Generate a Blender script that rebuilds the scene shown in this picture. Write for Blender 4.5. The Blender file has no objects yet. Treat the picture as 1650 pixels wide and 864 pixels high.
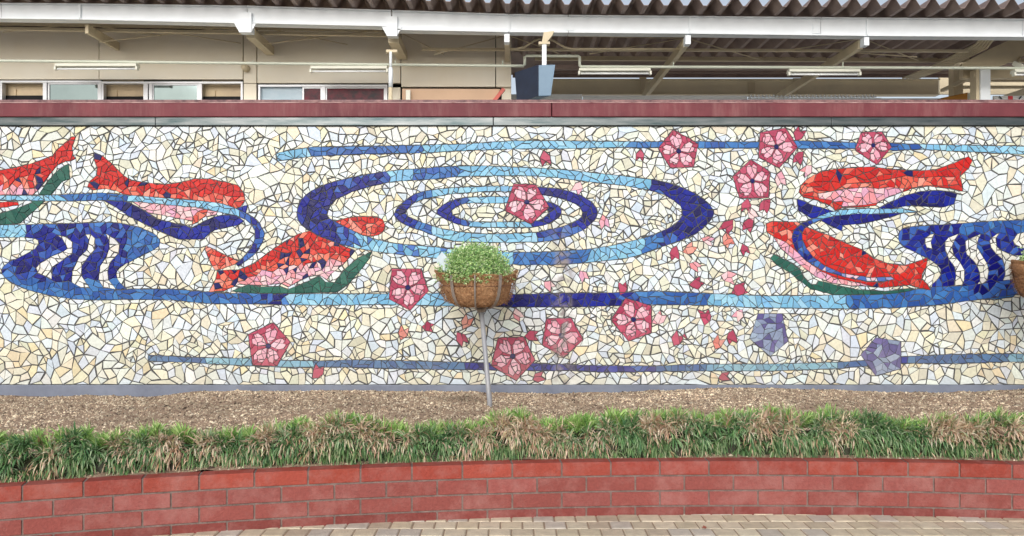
import bpy, math, random
import numpy as np
from mathutils import Vector, Matrix
from mathutils.geometry import delaunay_2d_cdt

random.seed(7); RN = np.random.RandomState(11)
SC = bpy.context.scene
COL = SC.collection
R = math.radians

# ------------------------------------------------------------------ camera
EYE = 1.5; F = 1295.0
cd = bpy.data.cameras.new('camera'); cam = bpy.data.objects.new('camera', cd); COL.objects.link(cam)
cam.location = (0, 0, EYE); cam.rotation_euler = (R(90), 0, 0)
cd.sensor_width = 36; cd.lens = F / 1650 * 36; cd.clip_start = .05; cd.clip_end = 3000
SC.camera = cam

# ------------------------------------------------------------------ light
SUN_EL, SUN_AZ = 30, 190           # azimuth clockwise from +Y (behind the camera)
w = bpy.data.worlds.new('World'); SC.world = w; w.use_nodes = True
nt = w.node_tree; nt.nodes.clear()
sky = nt.nodes.new('ShaderNodeTexSky'); sky.sky_type = 'NISHITA'; sky.sun_disc = False
sky.sun_elevation = R(SUN_EL); sky.sun_rotation = R(SUN_AZ); sky.dust_density = 3; sky.air_density = 1.0
hs = nt.nodes.new('ShaderNodeHueSaturation'); hs.inputs['Saturation'].default_value = .5
bg = nt.nodes.new('ShaderNodeBackground'); bg.inputs['Strength'].default_value = .15
wo = nt.nodes.new('ShaderNodeOutputWorld')
nt.links.new(sky.outputs[0], hs.inputs['Color']); nt.links.new(hs.outputs[0], bg.inputs[0]); nt.links.new(bg.outputs[0], wo.inputs[0])
sl = bpy.data.lights.new('sun', 'SUN'); sl.energy = 1.4; sl.angle = R(42); sl.color = (1, .99, .985)
so = bpy.data.objects.new('sun', sl); COL.objects.link(so)
az, el = R(SUN_AZ), R(SUN_EL)
sd = Vector((math.sin(az) * math.cos(el), math.cos(az) * math.cos(el), math.sin(el)))
so.rotation_euler = (-sd).to_track_quat('-Z', 'Y').to_euler(); so.location = (0, -10, 20)
SC.view_settings.view_transform = 'Standard'; SC.view_settings.look = 'None'
SC.view_settings.gamma = 1; SC.view_settings.exposure = 0.06
SC.render.engine = 'CYCLES'

# ------------------------------------------------------------------ helpers
def W(u, v, D):
    """point at distance D that the photograph shows at (u, v): used to measure sizes off the photo"""
    return Vector(((u - 825) / F * D, D, EYE + (432 - v) / F * D))
def s2l(c):
    return tuple(((x / 255) / 12.92 if x / 255 <= .04045 else (((x / 255) + .055) / 1.055) ** 2.4) for x in c)

def mat(name, rgb, rough=.7, metal=0, var=.12, scale=8, bump=0, bscale=60, spec=.5, stretch=None, coat=0, rgb2=None, vscale=None):
    """procedural principled material; rgb is linear albedo"""
    m = bpy.data.materials.new(name); m.use_nodes = True
    n = m.node_tree.nodes; l = m.node_tree.links; b = n['Principled BSDF']
    b.inputs['Roughness'].default_value = rough; b.inputs['Metallic'].default_value = metal
    b.inputs['Specular IOR Level'].default_value = spec; b.inputs['Coat Weight'].default_value = coat
    tc = n.new('ShaderNodeTexCoord'); mp = n.new('ShaderNodeMapping')
    l.new(tc.outputs['Object'], mp.inputs[0])
    if stretch: mp.inputs['Scale'].default_value = stretch
    nz = n.new('ShaderNodeTexNoise'); nz.inputs['Scale'].default_value = scale; nz.inputs['Detail'].default_value = 6
    nz.inputs['Roughness'].default_value = .65
    l.new(mp.outputs[0], nz.inputs['Vector'])
    cr = n.new('ShaderNodeValToRGB'); e = cr.color_ramp.elements
    e[0].position = .3; e[1].position = .7
    c2 = rgb2 or tuple(x * (1 + var) for x in rgb); c1 = rgb if rgb2 else tuple(x * (1 - var) for x in rgb)
    e[0].color = (*c1, 1); e[1].color = (*c2, 1)
    l.new(nz.outputs['Fac'], cr.inputs[0]); l.new(cr.outputs[0], b.inputs['Base Color'])
    if bump:
        n2 = n.new('ShaderNodeTexNoise'); n2.inputs['Scale'].default_value = bscale; n2.inputs['Detail'].default_value = 4
        l.new(tc.outputs['Object'], n2.inputs['Vector'])
        bp = n.new('ShaderNodeBump'); bp.inputs['Strength'].default_value = bump; bp.inputs['Distance'].default_value = .01
        l.new(n2.outputs['Fac'], bp.inputs['Height']); l.new(bp.outputs[0], b.inputs['Normal'])
    return m

def attr_mat(name, rough=.5, spec=.5, bump=0, bscale=80, mott=.1, mscale=40, trans=0, dirt=None, coat=0):
    """material whose colour is the thing's own per-piece colour (face attribute 'tint') with mottling"""
    m = bpy.data.materials.new(name); m.use_nodes = True
    n = m.node_tree.nodes; l = m.node_tree.links; b = n['Principled BSDF']
    b.inputs['Roughness'].default_value = rough; b.inputs['Specular IOR Level'].default_value = spec
    b.inputs['Coat Weight'].default_value = coat
    at = n.new('ShaderNodeAttribute'); at.attribute_name = 'tint'
    tc = n.new('ShaderNodeTexCoord')
    nz = n.new('ShaderNodeTexNoise'); nz.inputs['Scale'].default_value = mscale; nz.inputs['Detail'].default_value = 5
    l.new(tc.outputs['Object'], nz.inputs['Vector'])
    mr = n.new('ShaderNodeMapRange'); mr.inputs[1].default_value = .3; mr.inputs[2].default_value = .7
    mr.inputs[3].default_value = 1 - mott; mr.inputs[4].default_value = 1 + mott
    l.new(nz.outputs['Fac'], mr.inputs[0])
    mx = n.new('ShaderNodeVectorMath'); mx.operation = 'SCALE'
    l.new(at.outputs['Color'], mx.inputs[0]); l.new(mr.outputs[0], mx.inputs['Scale'])
    out = mx.outputs[0]
    if dirt: out = dirt(n, l, tc, out, b)
    l.new(out, b.inputs['Base Color'])
    if bump:
        n2 = n.new('ShaderNodeTexNoise'); n2.inputs['Scale'].default_value = bscale; n2.inputs['Detail'].default_value = 3
        l.new(tc.outputs['Object'], n2.inputs['Vector'])
        bp = n.new('ShaderNodeBump'); bp.inputs['Strength'].default_value = bump; bp.inputs['Distance'].default_value = .01
        l.new(n2.outputs['Fac'], bp.inputs['Height']); l.new(bp.outputs[0], b.inputs['Normal'])
    if trans:
        tr = n.new('ShaderNodeBsdfTranslucent'); ms = n.new('ShaderNodeMixShader'); ms.inputs[0].default_value = trans
        l.new(out, tr.inputs[0]); l.new(b.outputs[0], ms.inputs[1]); l.new(tr.outputs[0], ms.inputs[2])
        l.new(ms.outputs[0], n['Material Output'].inputs[0])
    return m

class MB:
    """collects shapes for ONE mesh"""
    def __init__(s): s.v = []; s.f = []; s.c = []
    def poly(s, pts, col=None):
        i = len(s.v); s.v += [tuple(p) for p in pts]; s.f.append(tuple(range(i, i + len(pts)))); s.c.append(col)
    def box(s, a, b, col=None, bev=0):
        x0, y0, z0 = [min(a[k], b[k]) for k in range(3)]; x1, y1, z1 = [max(a[k], b[k]) for k in range(3)]
        s.hexa([(x0, y0, z0), (x1, y0, z0), (x1, y1, z0), (x0, y1, z0)], [(x0, y0, z1), (x1, y0, z1), (x1, y1, z1), (x0, y1, z1)], col)
    def hexa(s, lo, hi, col=None):
        i = len(s.v); s.v += [tuple(p) for p in lo] + [tuple(p) for p in hi]; n = len(lo)
        fs = [tuple(reversed(range(n))), tuple(range(n, 2 * n))] + [(k, (k + 1) % n, n + (k + 1) % n, n + k) for k in range(n)]
        s.f += [tuple(i + q for q in f) for f in fs]; s.c += [col] * len(fs)
    def prism(s, outline, depth, col=None):
        """outline: 3-D points, extruded by vector depth"""
        d = Vector(depth); s.hexa([Vector(p) for p in outline], [Vector(p) + d for p in outline], col)
    def bar(s, p, q, w_, h_, col=None, up=(0, 0, 1)):
        p = Vector(p); q = Vector(q); t = (q - p).normalized(); sd_ = t.cross(Vector(up))
        if sd_.length < 1e-4: sd_ = Vector((1, 0, 0))
        sd_.normalize(); u_ = sd_.cross(t); a = sd_ * w_ / 2; b = u_ * h_ / 2
        s.hexa([p - a - b, p + a - b, p + a + b, p - a + b], [q - a - b, q + a - b, q + a + b, q - a + b], col)
    def tube(s, pts, r, n=8, col=None, cap=True):
        pts = [Vector(p) for p in pts]; rs = r if isinstance(r, (list, tuple)) else [r] * len(pts)
        i0 = len(s.v); prev = None
        for k, p in enumerate(pts):
            t = (pts[min(k + 1, len(pts) - 1)] - pts[max(k - 1, 0)]).normalized()
            ref = Vector((0, 0, 1)) if abs(t.z) < .9 else Vector((1, 0, 0))
            a = t.cross(ref).normalized(); b = a.cross(t)
            for j in range(n):
                an = 2 * math.pi * j / n
                s.v.append(tuple(p + a * math.cos(an) * rs[k] + b * math.sin(an) * rs[k]))
        for k in range(len(pts) - 1):
            for j in range(n):
                s.f.append((i0 + k * n + j, i0 + k * n + (j + 1) % n, i0 + (k + 1) * n + (j + 1) % n, i0 + (k + 1) * n + j)); s.c.append(col)
        if cap:
            s.f.append(tuple(i0 + j for j in reversed(range(n)))); s.c.append(col)
            s.f.append(tuple(i0 + (len(pts) - 1) * n + j for j in range(n))); s.c.append(col)
    def build(s, name, m, parent=None, smooth=False, bevel=0, origin=None):
        me = bpy.data.meshes.new(name)
        o3 = Vector(origin) if origin is not None else Vector((0, 0, 0))
        vv = [(x - o3.x, y - o3.y, z - o3.z) for x, y, z in s.v] if origin is not None else s.v
        me.from_pydata(vv, [], s.f); me.materials.append(m)
        if s.c and s.c[0] is not None:
            a = me.attributes.new('tint', 'FLOAT_COLOR', 'FACE')
            a.data.foreach_set('color', np.array([(*c[:3], 1) for c in s.c], dtype=np.float32).ravel())
        if smooth: me.polygons.foreach_set('use_smooth', [True] * len(me.polygons))
        me.update()
        o = bpy.data.objects.new(name, me); COL.objects.link(o); o.location = o3
        if parent is not None:
            o.parent = parent; o.location = o3 - parent.location if origin is not None else -Vector(parent.location)
        if bevel:
            b = o.modifiers.new('bevel', 'BEVEL'); b.width = bevel; b.segments = 2; b.limit_method = 'ANGLE'
        return o

def thing(name, label, cat, loc=(0, 0, 0), group=None):
    o = bpy.data.objects.new(name, None); COL.objects.link(o); o.location = loc; o.empty_display_size = .1
    return tag(o, label, cat, group)
def tag(o, label, cat, group=None, kind=None):
    o['label'] = label; o['category'] = cat
    if group: o['group'] = group
    if kind: o['kind'] = kind
    return o

def vnoise(x, y, s=0):
    """cheap smooth noise 0..1"""
    x = np.asarray(x, float); y = np.asarray(y, float); xi = np.floor(x); yi = np.floor(y); fx = x - xi; fy = y - yi
    fx = fx * fx * (3 - 2 * fx); fy = fy * fy * (3 - 2 * fy)
    h = lambda a, b: np.mod(np.sin(a * 127.1 + b * 311.7 + s * 74.7) * 43758.5453, 1.0)
    return (h(xi, yi) * (1 - fx) + h(xi + 1, yi) * fx) * (1 - fy) + (h(xi, yi + 1) * (1 - fx) + h(xi + 1, yi + 1) * fx) * fy

# ------------------------------------------------------------------ the mosaic design
# drawn in millimetre-like design units on the wall plane (u to the right, v down), WALL = 7 m away
DW = 7.0
K = DW / F
def wp(u, v, d=0.0): return ((u - 825) * K, DW - d, EYE + (432 - v) * K)
U0, U1, V0, V1 = -420, 2070, 203.5, 620.0

PAL = {k: [s2l(c) for c in v] for k, v in dict(
    bgw=[(236, 238, 226), (232, 236, 230), (228, 230, 222), (240, 240, 232), (222, 230, 234), (212, 222, 232), (224, 230, 236), (222, 218, 196), (236, 230, 206), (233, 222, 196)],
    bgc=[(238, 232, 208), (236, 226, 196), (238, 222, 182), (226, 222, 196), (232, 230, 214), (238, 238, 228), (216, 208, 184), (220, 224, 230), (236, 230, 200), (236, 216, 178)],
    red=[(206, 36, 34), (198, 40, 38), (212, 48, 40), (190, 34, 38), (205, 60, 52)],
    coral=[(226, 112, 92), (232, 132, 112), (218, 90, 78), (206, 46, 44), (238, 158, 142)],
    pink=[(238, 178, 190), (240, 196, 204), (232, 160, 168), (242, 210, 212), (228, 176, 200)],
    navy=[(6, 26, 142), (4, 20, 120), (12, 38, 156), (8, 32, 146), (18, 54, 160), (6, 16, 98)],
    mid=[(62, 116, 184), (54, 106, 176), (74, 130, 192), (82, 138, 196), (50, 94, 166)],
    midnavy=[(70, 116, 190), (62, 106, 182), (22, 34, 140), (18, 24, 118), (84, 134, 200), (50, 84, 170)],
    navymid=[(6, 26, 142), (4, 20, 120), (12, 38, 156), (66, 108, 186), (44, 76, 170), (16, 24, 126), (30, 50, 152), (14, 20, 118)],
    light=[(140, 196, 226), (154, 206, 232), (128, 186, 220), (168, 212, 234), (136, 190, 224)],
    lightmid=[(140, 196, 226), (154, 206, 232), (128, 186, 220), (78, 124, 194), (168, 212, 234)],
    slate=[(74, 118, 166), (84, 128, 172), (66, 106, 160)],
    corals=[(226, 152, 140), (230, 168, 156), (220, 138, 128)],
    purplav=[(110, 104, 158), (102, 98, 150), (142, 156, 186), (154, 168, 194), (120, 114, 164), (164, 178, 200), (146, 160, 188)],
    slatel=[(136, 184, 206), (150, 194, 212), (124, 172, 200)],
    green=[(44, 106, 94), (38, 98, 88), (52, 116, 102)],
    rose=[(186, 80, 110), (178, 70, 102), (194, 90, 118)],
    petal=[(240, 190, 204), (236, 182, 198), (242, 202, 212), (232, 172, 190)],
    purple=[(104, 92, 160), (94, 84, 150), (116, 104, 170)],
    lav=[(134, 142, 188), (148, 156, 198), (124, 134, 180), (158, 168, 202)],
    lavmid=[(150, 160, 206), (92, 122, 190), (214, 218, 234), (70, 90, 170), (226, 196, 210)],
    dot=[(18, 20, 104)], white=[(240, 241, 236), (232, 234, 232), (238, 236, 224)],
).items()}

regions = []      # dict(poly, part, pal, r, g) painter's order
parts = {}        # part key -> (name, label)
def Z1(l): return [(0 + x / 3.757, 190 + y / 3.757) for x, y in l]
def Z2(l): return [(0 + x / 3.6, 400 + y / 3.6) for x, y in l]
def Z3(l): return [(320 + x / 3.757, 190 + y / 3.757) for x, y in l]
def Z4(l): return [(320 + x / 3.6, 400 + y / 3.6) for x, y in l]
def Z5(l): return [(640 + x / 3.757, 190 + y / 3.757) for x, y in l]
def Z6(l): return [(640 + x / 3.6, 400 + y / 3.6) for x, y in l]
def Z7(l): return [(960 + x / 3.757, 190 + y / 3.757) for x, y in l]
def Z8(l): return [(960 + x / 3.6, 400 + y / 3.6) for x, y in l]
def Z9(l): return [(1230 + x / 3.757, 190 + y / 3.757) for x, y in l]
def Za(l): return [(1230 + x / 3.6, 400 + y / 3.6) for x, y in l]
def ZL(l): return [(x / 5.4, 340 + y / 5.4) for x, y in l]
def ZR(l): return [(1430 + x / 6.173, 340 + y / 6.173) for x, y in l]

def smooth(poly, it=1):
    for _ in range(it):
        out = []
        for i in range(len(poly)):
            a = poly[i]; b = poly[(i + 1) % len(poly)]
            out += [(a[0] * .75 + b[0] * .25, a[1] * .75 + b[1] * .25), (a[0] * .25 + b[0] * .75, a[1] * .25 + b[1] * .75)]
        poly = out
    return poly
def reg(part, poly, pal, r=7, g=.55, sm=1, hole=None, rs=None):
    if sm: poly = smooth(poly, sm)
    regions.append(dict(poly=poly, part=part, rs=rs, pal=pal if callable(pal) else (lambda x, y, p=pal: p), r=r, g=g, hole=smooth(hole, 1) if hole else None))
def part(key, name, label=None): parts[key] = (name, label)

def stops(tbl):
    def f(x, y):
        p = tbl[0][1]
        for x0, q in tbl:
            if x >= x0: p = q
        return p
    return f
def band(key, top, bot, tbl, r=8, g=.6):
    reg(key, top + list(reversed(bot)), stops(tbl), r, g, sm=0)

part('bg', 'background_tiles')
# upper stream
part('bandA', 'stream_band', 'thin pale and mid blue stream along the top of the mosaic')
band('bandA', [(445, 247), (475, 241), (506, 237), (586, 236), (679, 234), (752, 232), (826, 227), (906, 227), (973, 228), (1060, 228.6), (1125, 228), (1221, 229), (1285, 227), (1378, 230), (1438, 231), (1480, 232.6), (1650, 236), (1860, 240), (2070, 238)],
     [(447, 260), (475, 256), (506, 252), (586, 248.5), (679, 247), (752, 243), (826, 240.5), (906, 240), (973, 238.5), (1060, 238), (1125, 239), (1221, 239), (1285, 240), (1378, 240), (1438, 243), (1480, 241), (1650, 249), (1860, 254), (2070, 252)],
     [(0, 'light'), (500, 'mid'), (680, 'light'), (1018, 'mid'), (1320, 'mid'), (1478, 'light')])
# left ribbon that crosses the fish (drawn later, over them)
# ripples
def ringpal3(x, y):
    if x < 540: return 'navy'
    if x > 1066: return 'navy' if (x > 1088 or y < 340) else 'midnavy'
    if y > 345:
        if x < 575: return 'midnavy'
        if x < 830: return 'lightmid'
        if x < 948: return 'mid'
        if x < 1036: return 'light'
        return 'mid'
    if x < 628: return 'navymid' if y > 300 and x < 580 else 'midnavy'
    if x < 664: return 'light'
    if x < 745: return 'midnavy' if random.random() < .3 else 'mid'
    if x < 1045: return 'light'
    return 'midnavy'
def ringpal2(x, y):
    if x < 668: return 'navy'
    if x > 868 and not (y > 366 and x < 936): return 'navy'
    if y > 360 and x > 862: return 'midnavy'
    if x < 694: return 'mid'
    return 'light'
def ringpal1(x, y):
    if x < 740: return 'navy'
    if x < 757: return 'mid' if y < 342 else 'navymid'
    if x > 858: return 'navy'
    return 'light'
part('ring3', 'ripple_ring', 'outermost of the three blue ripple rings')
# ---- third fish lies under the big ring on its left
part('fish3', 'fish_motif', 'red and pink fish swimming up towards the ripple rings')
part('green3', 'fish_shadow', 'long dark green shadow under the middle fish')
reg('fish3', Z3([(800, 640), (870, 610), (950, 597), (1080, 597), (1120, 620), (1130, 660), (1120, 690), (1080, 715), (1000, 715), (900, 690)]), lambda x, y: 'red' if y < 357 or x > 612 else 'coral', 6.5)
reg('fish3', Z3([(1000, 640), (1090, 640), (1085, 700), (1030, 700), (980, 690)]), 'coral', 5.5)
reg('fish3', [(328, 395), (347, 403), (373, 416), (388, 423), (370, 429), (348, 437), (344, 432), (337, 418)], 'coral', 6)
F3 = [(434.5, 405.6), (453, 393.6), (479.7, 377.6), (501, 372), (511.6, 380), (533, 388), (559.5, 399), (572, 404), (564.5, 414), (550.5, 427.8), (534, 441.7), (527, 451.4), (514.4, 443), (497.8, 445.8), (481, 454), (464.4, 462.5), (453, 457), (431, 459.7), (411.7, 459.7), (386.7, 458), (359, 469.4), (336.7, 470.8), (347.8, 450), (350.5, 436), (386.7, 434.7), (411.7, 423.6)]
def f3pal(x, y):
    t = y - np.interp(x, [336, 387, 434, 501, 570], [440, 434, 405, 372, 403])
    if random.random() < .09: return 'dot'
    if x < 372: return 'coral'
    lim = np.interp(x, [372, 420, 500, 560], [14, 26, 52, 20])
    return ('red' if random.random() < .75 else 'coral') if t < lim * .62 else ('coral' if t < lim else 'pink')
reg('fish3', F3, f3pal, 6, sm=0)
reg('green3', Z4([(1005, 20), (990, 60), (930, 140), (870, 210), (800, 255), (560, 262), (300, 262), (190, 250), (290, 210), (360, 225), (470, 222), (520, 240), (600, 208), (700, 162), (735, 195), (790, 200), (845, 125), (920, 60)]), 'green', 9, .4, sm=0)
reg('ring3', [(478.5, 345), (482, 360), (501, 374), (528, 387), (554, 395), (586, 403), (639, 410), (700, 416), (765, 424), (830, 427), (890, 427), (945, 424), (1001, 417.5), (1026.5, 413), (1060, 400), (1088, 391), (1125, 376), (1146, 355), (1151.6, 342), (1141, 326), (1117, 310), (1088, 298), (1058.5, 290.6), (1024, 286), (960, 279), (901, 273), (826, 269), (746.5, 266.7), (666.6, 272.5), (634, 275), (586, 282), (549, 290), (522, 298), (503.6, 307), (490, 316), (480, 333)],
    ringpal3, 7.5, .6, sm=1,
    hole=[(526, 345), (535, 326), (551, 317), (573, 307), (607, 298.6), (634, 292.5), (687, 290), (741, 284.5), (826, 283), (880, 284.5), (954, 294), (1013, 300), (1066, 311), (1093, 328), (1101, 342), (1093, 358), (1066, 374), (1026, 387), (960, 401), (900, 405), (840, 407), (765, 405), (720, 400), (680, 396), (639, 393.6), (589, 381.6), (559.5, 367), (538, 356), (528, 351)])
part('ring2', 'ripple_ring', 'middle of the three blue ripple rings')
reg('ring2', [(632.7, 343), (663, 314), (692.6, 306), (746.5, 301), (826, 300), (874, 302), (906, 304.5), (949, 320), (964.7, 340), (959, 356), (933, 376), (893, 388), (858, 391), (773, 391), (720, 388), (690, 376), (660, 366), (640, 355)],
    ringpal2, 7.5, .6, hole=[(652, 343), (666.6, 326), (693, 318), (752, 310), (826, 308), (874, 313.8), (906, 320), (933, 331), (941, 345.7), (927.5, 357.7), (901, 367), (858, 376), (773, 377.6), (720, 371), (688, 361.7), (658.6, 350)])
part('ring1', 'ripple_ring', 'smallest innermost blue ripple ring')
reg('ring1', [(700, 341.7), (717, 328), (741, 318.6), (789, 317), (826, 317), (869, 323), (895.5, 328), (907.5, 341.7), (895.5, 356), (869, 366), (826, 367), (768, 366.5), (741, 363), (714.5, 352)],
    ringpal1, 7.5, .6, hole=[(724, 341.7), (738.5, 331), (754.5, 327), (800, 328), (826, 327), (869, 331), (886, 340), (879.5, 350), (861, 358), (768, 358), (746.5, 355), (730.5, 348)])
# long stream with the two wave swirls
part('bandB', 'stream_band', 'long blue stream running beneath the ripples from swirl to swirl')
part('wave1', 'wave_motif', 'left blue wave swirl with three white crests')
part('wave2', 'wave_motif', 'right blue wave swirl with white crests')
reg('wave1', ZL([(-500, 124), (0, 122), (300, 118), (640, 110), (950, 98), (1100, 115), (1250, 155), (1360, 205), (1398, 260), (1380, 320), (1220, 395), (1150, 435), (1060, 475), (1010, 530), (1020, 600), (1110, 690), (1110, 770), (800, 778), (560, 760), (300, 705), (160, 655), (60, 600), (5, 530), (50, 460), (150, 415), (300, 340), (350, 275), (290, 228), (0, 232), (-500, 236)]),
    lambda x, y: ('light' if x < 46 and y < 384 else 'mid' if (x > 205 or y > 452 + max(0, 60 - x) * -.2) else 'midnavy' if (y < 376 or (x < 30 and y > 430)) else 'navymid'), 7.5, .5, sm=1)
for s_ in ([(500, 210), (580, 225), (635, 270), (630, 370), (560, 420), (455, 490), (450, 600), (400, 570), (330, 540), (315, 500), (350, 455), (440, 400), (550, 355), (585, 330), (570, 290), (540, 240)],
           [(745, 205), (790, 205), (830, 240), (825, 340), (770, 400), (715, 480), (710, 560), (780, 670), (700, 665), (625, 620), (630, 520), (690, 400), (760, 340), (775, 250)],
           [(920, 198), (1000, 240), (1045, 290), (1035, 370), (960, 450), (940, 520), (945, 600), (1010, 680), (900, 670), (860, 600), (870, 480), (920, 410), (950, 330), (950, 260)]):
    reg('wave1', ZL(s_), 'white', 8, .8, sm=0)
reg('wave2', ZR([(130, 185), (190, 160), (500, 140), (750, 125), (1000, 100), (1358, 92), (4000, 90), (4000, 800), (1358, 780), (1200, 880), (800, 880), (430, 800), (430, 740), (500, 680), (540, 620), (530, 570), (480, 520), (400, 475), (350, 450), (250, 400), (130, 340), (100, 260)]),
    lambda x, y: 'mid' if (y < 372 and x > 1545) or y > 459 else ('midnavy' if y < 370 else 'navymid'), 7.5, .5, sm=1)
for s_ in ([(465, 225), (430, 300), (445, 375), (390, 365), (370, 320), (375, 270), (420, 235)],
           [(715, 225), (665, 290), (640, 360), (660, 440), (720, 510), (765, 590), (765, 680), (740, 750), (660, 795), (605, 795), (660, 740), (680, 640), (665, 560), (610, 480), (575, 400), (570, 310), (610, 260)],
           [(930, 230), (895, 290), (890, 360), (940, 440), (985, 520), (1010, 600), (990, 690), (950, 740), (860, 755), (920, 700), (915, 620), (890, 540), (850, 490), (790, 440), (770, 370), (775, 300), (830, 260)],
           [(1115, 220), (1080, 270), (1085, 350), (1125, 390), (1250, 440), (1500, 440), (1500, 640), (1260, 690), (1130, 730), (1165, 650), (1165, 550), (1140, 480), (1080, 430), (1030, 370), (1012, 300), (1050, 245)],
           [(1358, 210), (1290, 230), (1245, 290), (1260, 335), (1340, 370), (1400, 380), (1460, 300), (1400, 215)]):
    reg('wave2', ZR(s_), 'white', 7, .8, sm=0)
band('bandB', [(150, 470), (205.5, 466), (278, 466), (361, 472.8), (420, 472.8), (453, 473.6), (625, 473.6), (709, 472.8), (820, 475), (890, 472.8), (987, 472), (1056, 469.4), (1140, 472.8), (1238, 477), (1363, 475.5), (1420, 471), (1466, 467), (1508, 462), (1560, 460), (1650, 448), (1860, 440), (2070, 440)],
     [(150, 484), (194, 482.8), (278, 483.3), (333, 489.4), (420, 490.3), (514, 492), (625, 491), (709, 493), (812, 494.4), (918, 495), (990, 493), (1049, 491), (1140, 492), (1210, 495.8), (1369, 497.8), (1452, 495.8), (1508, 491.7), (1563, 484.7), (1633, 475.5), (1700, 470), (1860, 464), (2070, 464)],
     [(0, 'mid'), (425, 'midnavy'), (460, 'light'), (790, 'navy'), (992, 'midnavy'), (1030, 'mid'), (1142, 'light'), (1362, 'mid'), (1560, 'midnavy')], 8, .55)
# low thin stream
part('bandH', 'stream_band', 'thinnest slate blue stream near the foot of the mosaic')
band('bandH', [(239, 571.7), (297, 575.5), (403, 577.8), (453, 580.5), (514, 582), (556, 580), (625, 581), (740, 584), (779, 584.7), (862, 585.5), (918, 587.5), (973, 589.4), (1057, 590), (1127, 587), (1238, 586.7), (1349, 584), (1397, 580.5), (1452, 575), (1535, 571), (1627, 570), (1700, 572), (1900, 575), (2070, 575)],
     [(239, 582), (297, 584), (403, 590), (453, 591.7), (514, 591.7), (556, 591.7), (625, 594), (740, 596), (779, 596), (862, 597.8), (918, 597), (973, 600), (1057, 599), (1127, 598), (1238, 597.8), (1349, 594.4), (1397, 590), (1452, 585.6), (1535, 586), (1627, 583), (1700, 584), (1900, 588), (2070, 588)],
     [(0, 'slate'), (330, 'slatel'), (505, 'slate'), (748, 'navy'), (1008, 'midnavy'), (1050, 'slate'), (1135, 'slatel'), (1345, 'slate'), (1452, 'navy'), (1466, 'slate'), (1625, 'slatel')], 8, .55)
# first fish
part('fish1', 'fish_motif', 'red fish cut by the left edge of the photo'); part('green1', 'fish_shadow', 'dark green shadow beneath the leftmost fish')
reg('green1', Z1([(415, 280), (425, 370), (380, 385), (340, 430), (310, 468), (270, 505), (200, 570), (120, 640), (0, 650), (-300, 640), (-300, 580), (0, 580), (100, 550), (200, 512), (235, 468), (280, 400), (340, 330), (390, 290)]), 'green', 9, .4, sm=0)
def f1pal(x, y):
    if random.random() < .05: return 'dot'
    b_ = np.interp(x, [-150, 0, 60, 110], [312, 306, 306, 260])
    return 'red' if y < b_ - 22 or x > 66 else ('coral' if y < b_ - 6 else 'pink')
reg('fish1', Z1([(460, 115), (440, 170), (440, 225), (460, 245), (430, 262), (400, 262), (350, 285), (300, 345), (250, 415), (230, 440), (200, 466), (0, 468), (-250, 480), (-480, 440), (-540, 380), (-400, 335), (-200, 320), (0, 318), (100, 300), (200, 275), (320, 230), (340, 200), (400, 150), (430, 118)]), f1pal, 6.5, sm=0)
reg('fish1', Z1([(-300, 505), (0, 513), (50, 508), (110, 512), (110, 525), (50, 540), (0, 545), (-300, 560)]), 'red', 7, sm=0)
# second fish
part('fish2', 'fish_motif', 'red fish heading right, crossed by a pale blue ribbon'); part('navy2', 'fish_shadow', 'navy shadow curving beneath the second fish from the left')
reg('navy2', Z1([(625, 500), (750, 505), (800, 520), (870, 560), (950, 612), (1040, 635), (1120, 650), (1160, 668), (1230, 630), (1290, 602), (1350, 590), (1430, 590), (1475, 625), (1440, 650), (1300, 680), (1260, 705), (1230, 735), (1080, 735), (1000, 700), (950, 680), (870, 640), (770, 590), (700, 540)]), 'navy', 8, .5, sm=0)
reg('navy2', Z1([(1435, 548), (1500, 528), (1485, 590), (1450, 575)]), 'navy', 8, .5, sm=0)
def f2pal(x, y):
    if random.random() < .03: return 'dot'
    l_ = np.interp(x, [140, 170, 200, 266, 310, 330, 392], [310, 296, 302, 309, 305, 309, 322])
    return 'red' if y < l_ else ('coral' if random.random() < .8 else 'red')
reg('fish2', Z1([(570, 212), (620, 230), (680, 280), (750, 350), (800, 380), (900, 395), (1000, 403), (1100, 390), (1180, 370), (1260, 370), (1350, 385), (1440, 410), (1475, 450), (1485, 500), (1460, 535), (1420, 550), (1300, 530), (800, 485), (700, 440), (640, 430), (560, 438), (530, 420), (540, 390), (585, 350), (590, 300), (570, 250)]), f2pal, 6.5, sm=0)
reg('fish2', Z1([(800, 505), (1000, 515), (1150, 535), (1320, 560), (1310, 585), (1250, 598), (1180, 628), (1000, 592), (900, 575)]), 'pink', 6, sm=0)
reg('fish2', Z1([(1200, 565), (1260, 550), (1250, 590), (1200, 630), (1165, 645), (1170, 600)]), 'coral', 6, sm=0)
part('ribbon1', 'ribbon_band', 'pale blue ribbon crossing the two left fish')
reg('ribbon1', [(-420, 320), (-200, 318), (0, 315), (61, 315), (120, 313), (165, 311), (213, 315), (266, 319), (319, 323), (359, 328.4), (378, 335), (396.6, 344), (410, 352), (418.5, 360), (426.5, 376), (422.5, 392), (413, 408), (400.5, 418), (384, 429), (380, 425), (392, 415), (405, 400), (411, 385), (411, 372), (406, 362), (394.5, 353), (378, 347), (359, 343), (319, 335), (266, 329.7), (213, 325), (165, 323), (120, 324), (61, 324), (0, 323), (-200, 327), (-420, 329)],
    lambda x, y: 'light' if x < 98 or 205 < x < 388 and y < 352 else ('mid' if y < 330 else 'midnavy'), 7, .6, sm=0)
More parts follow.
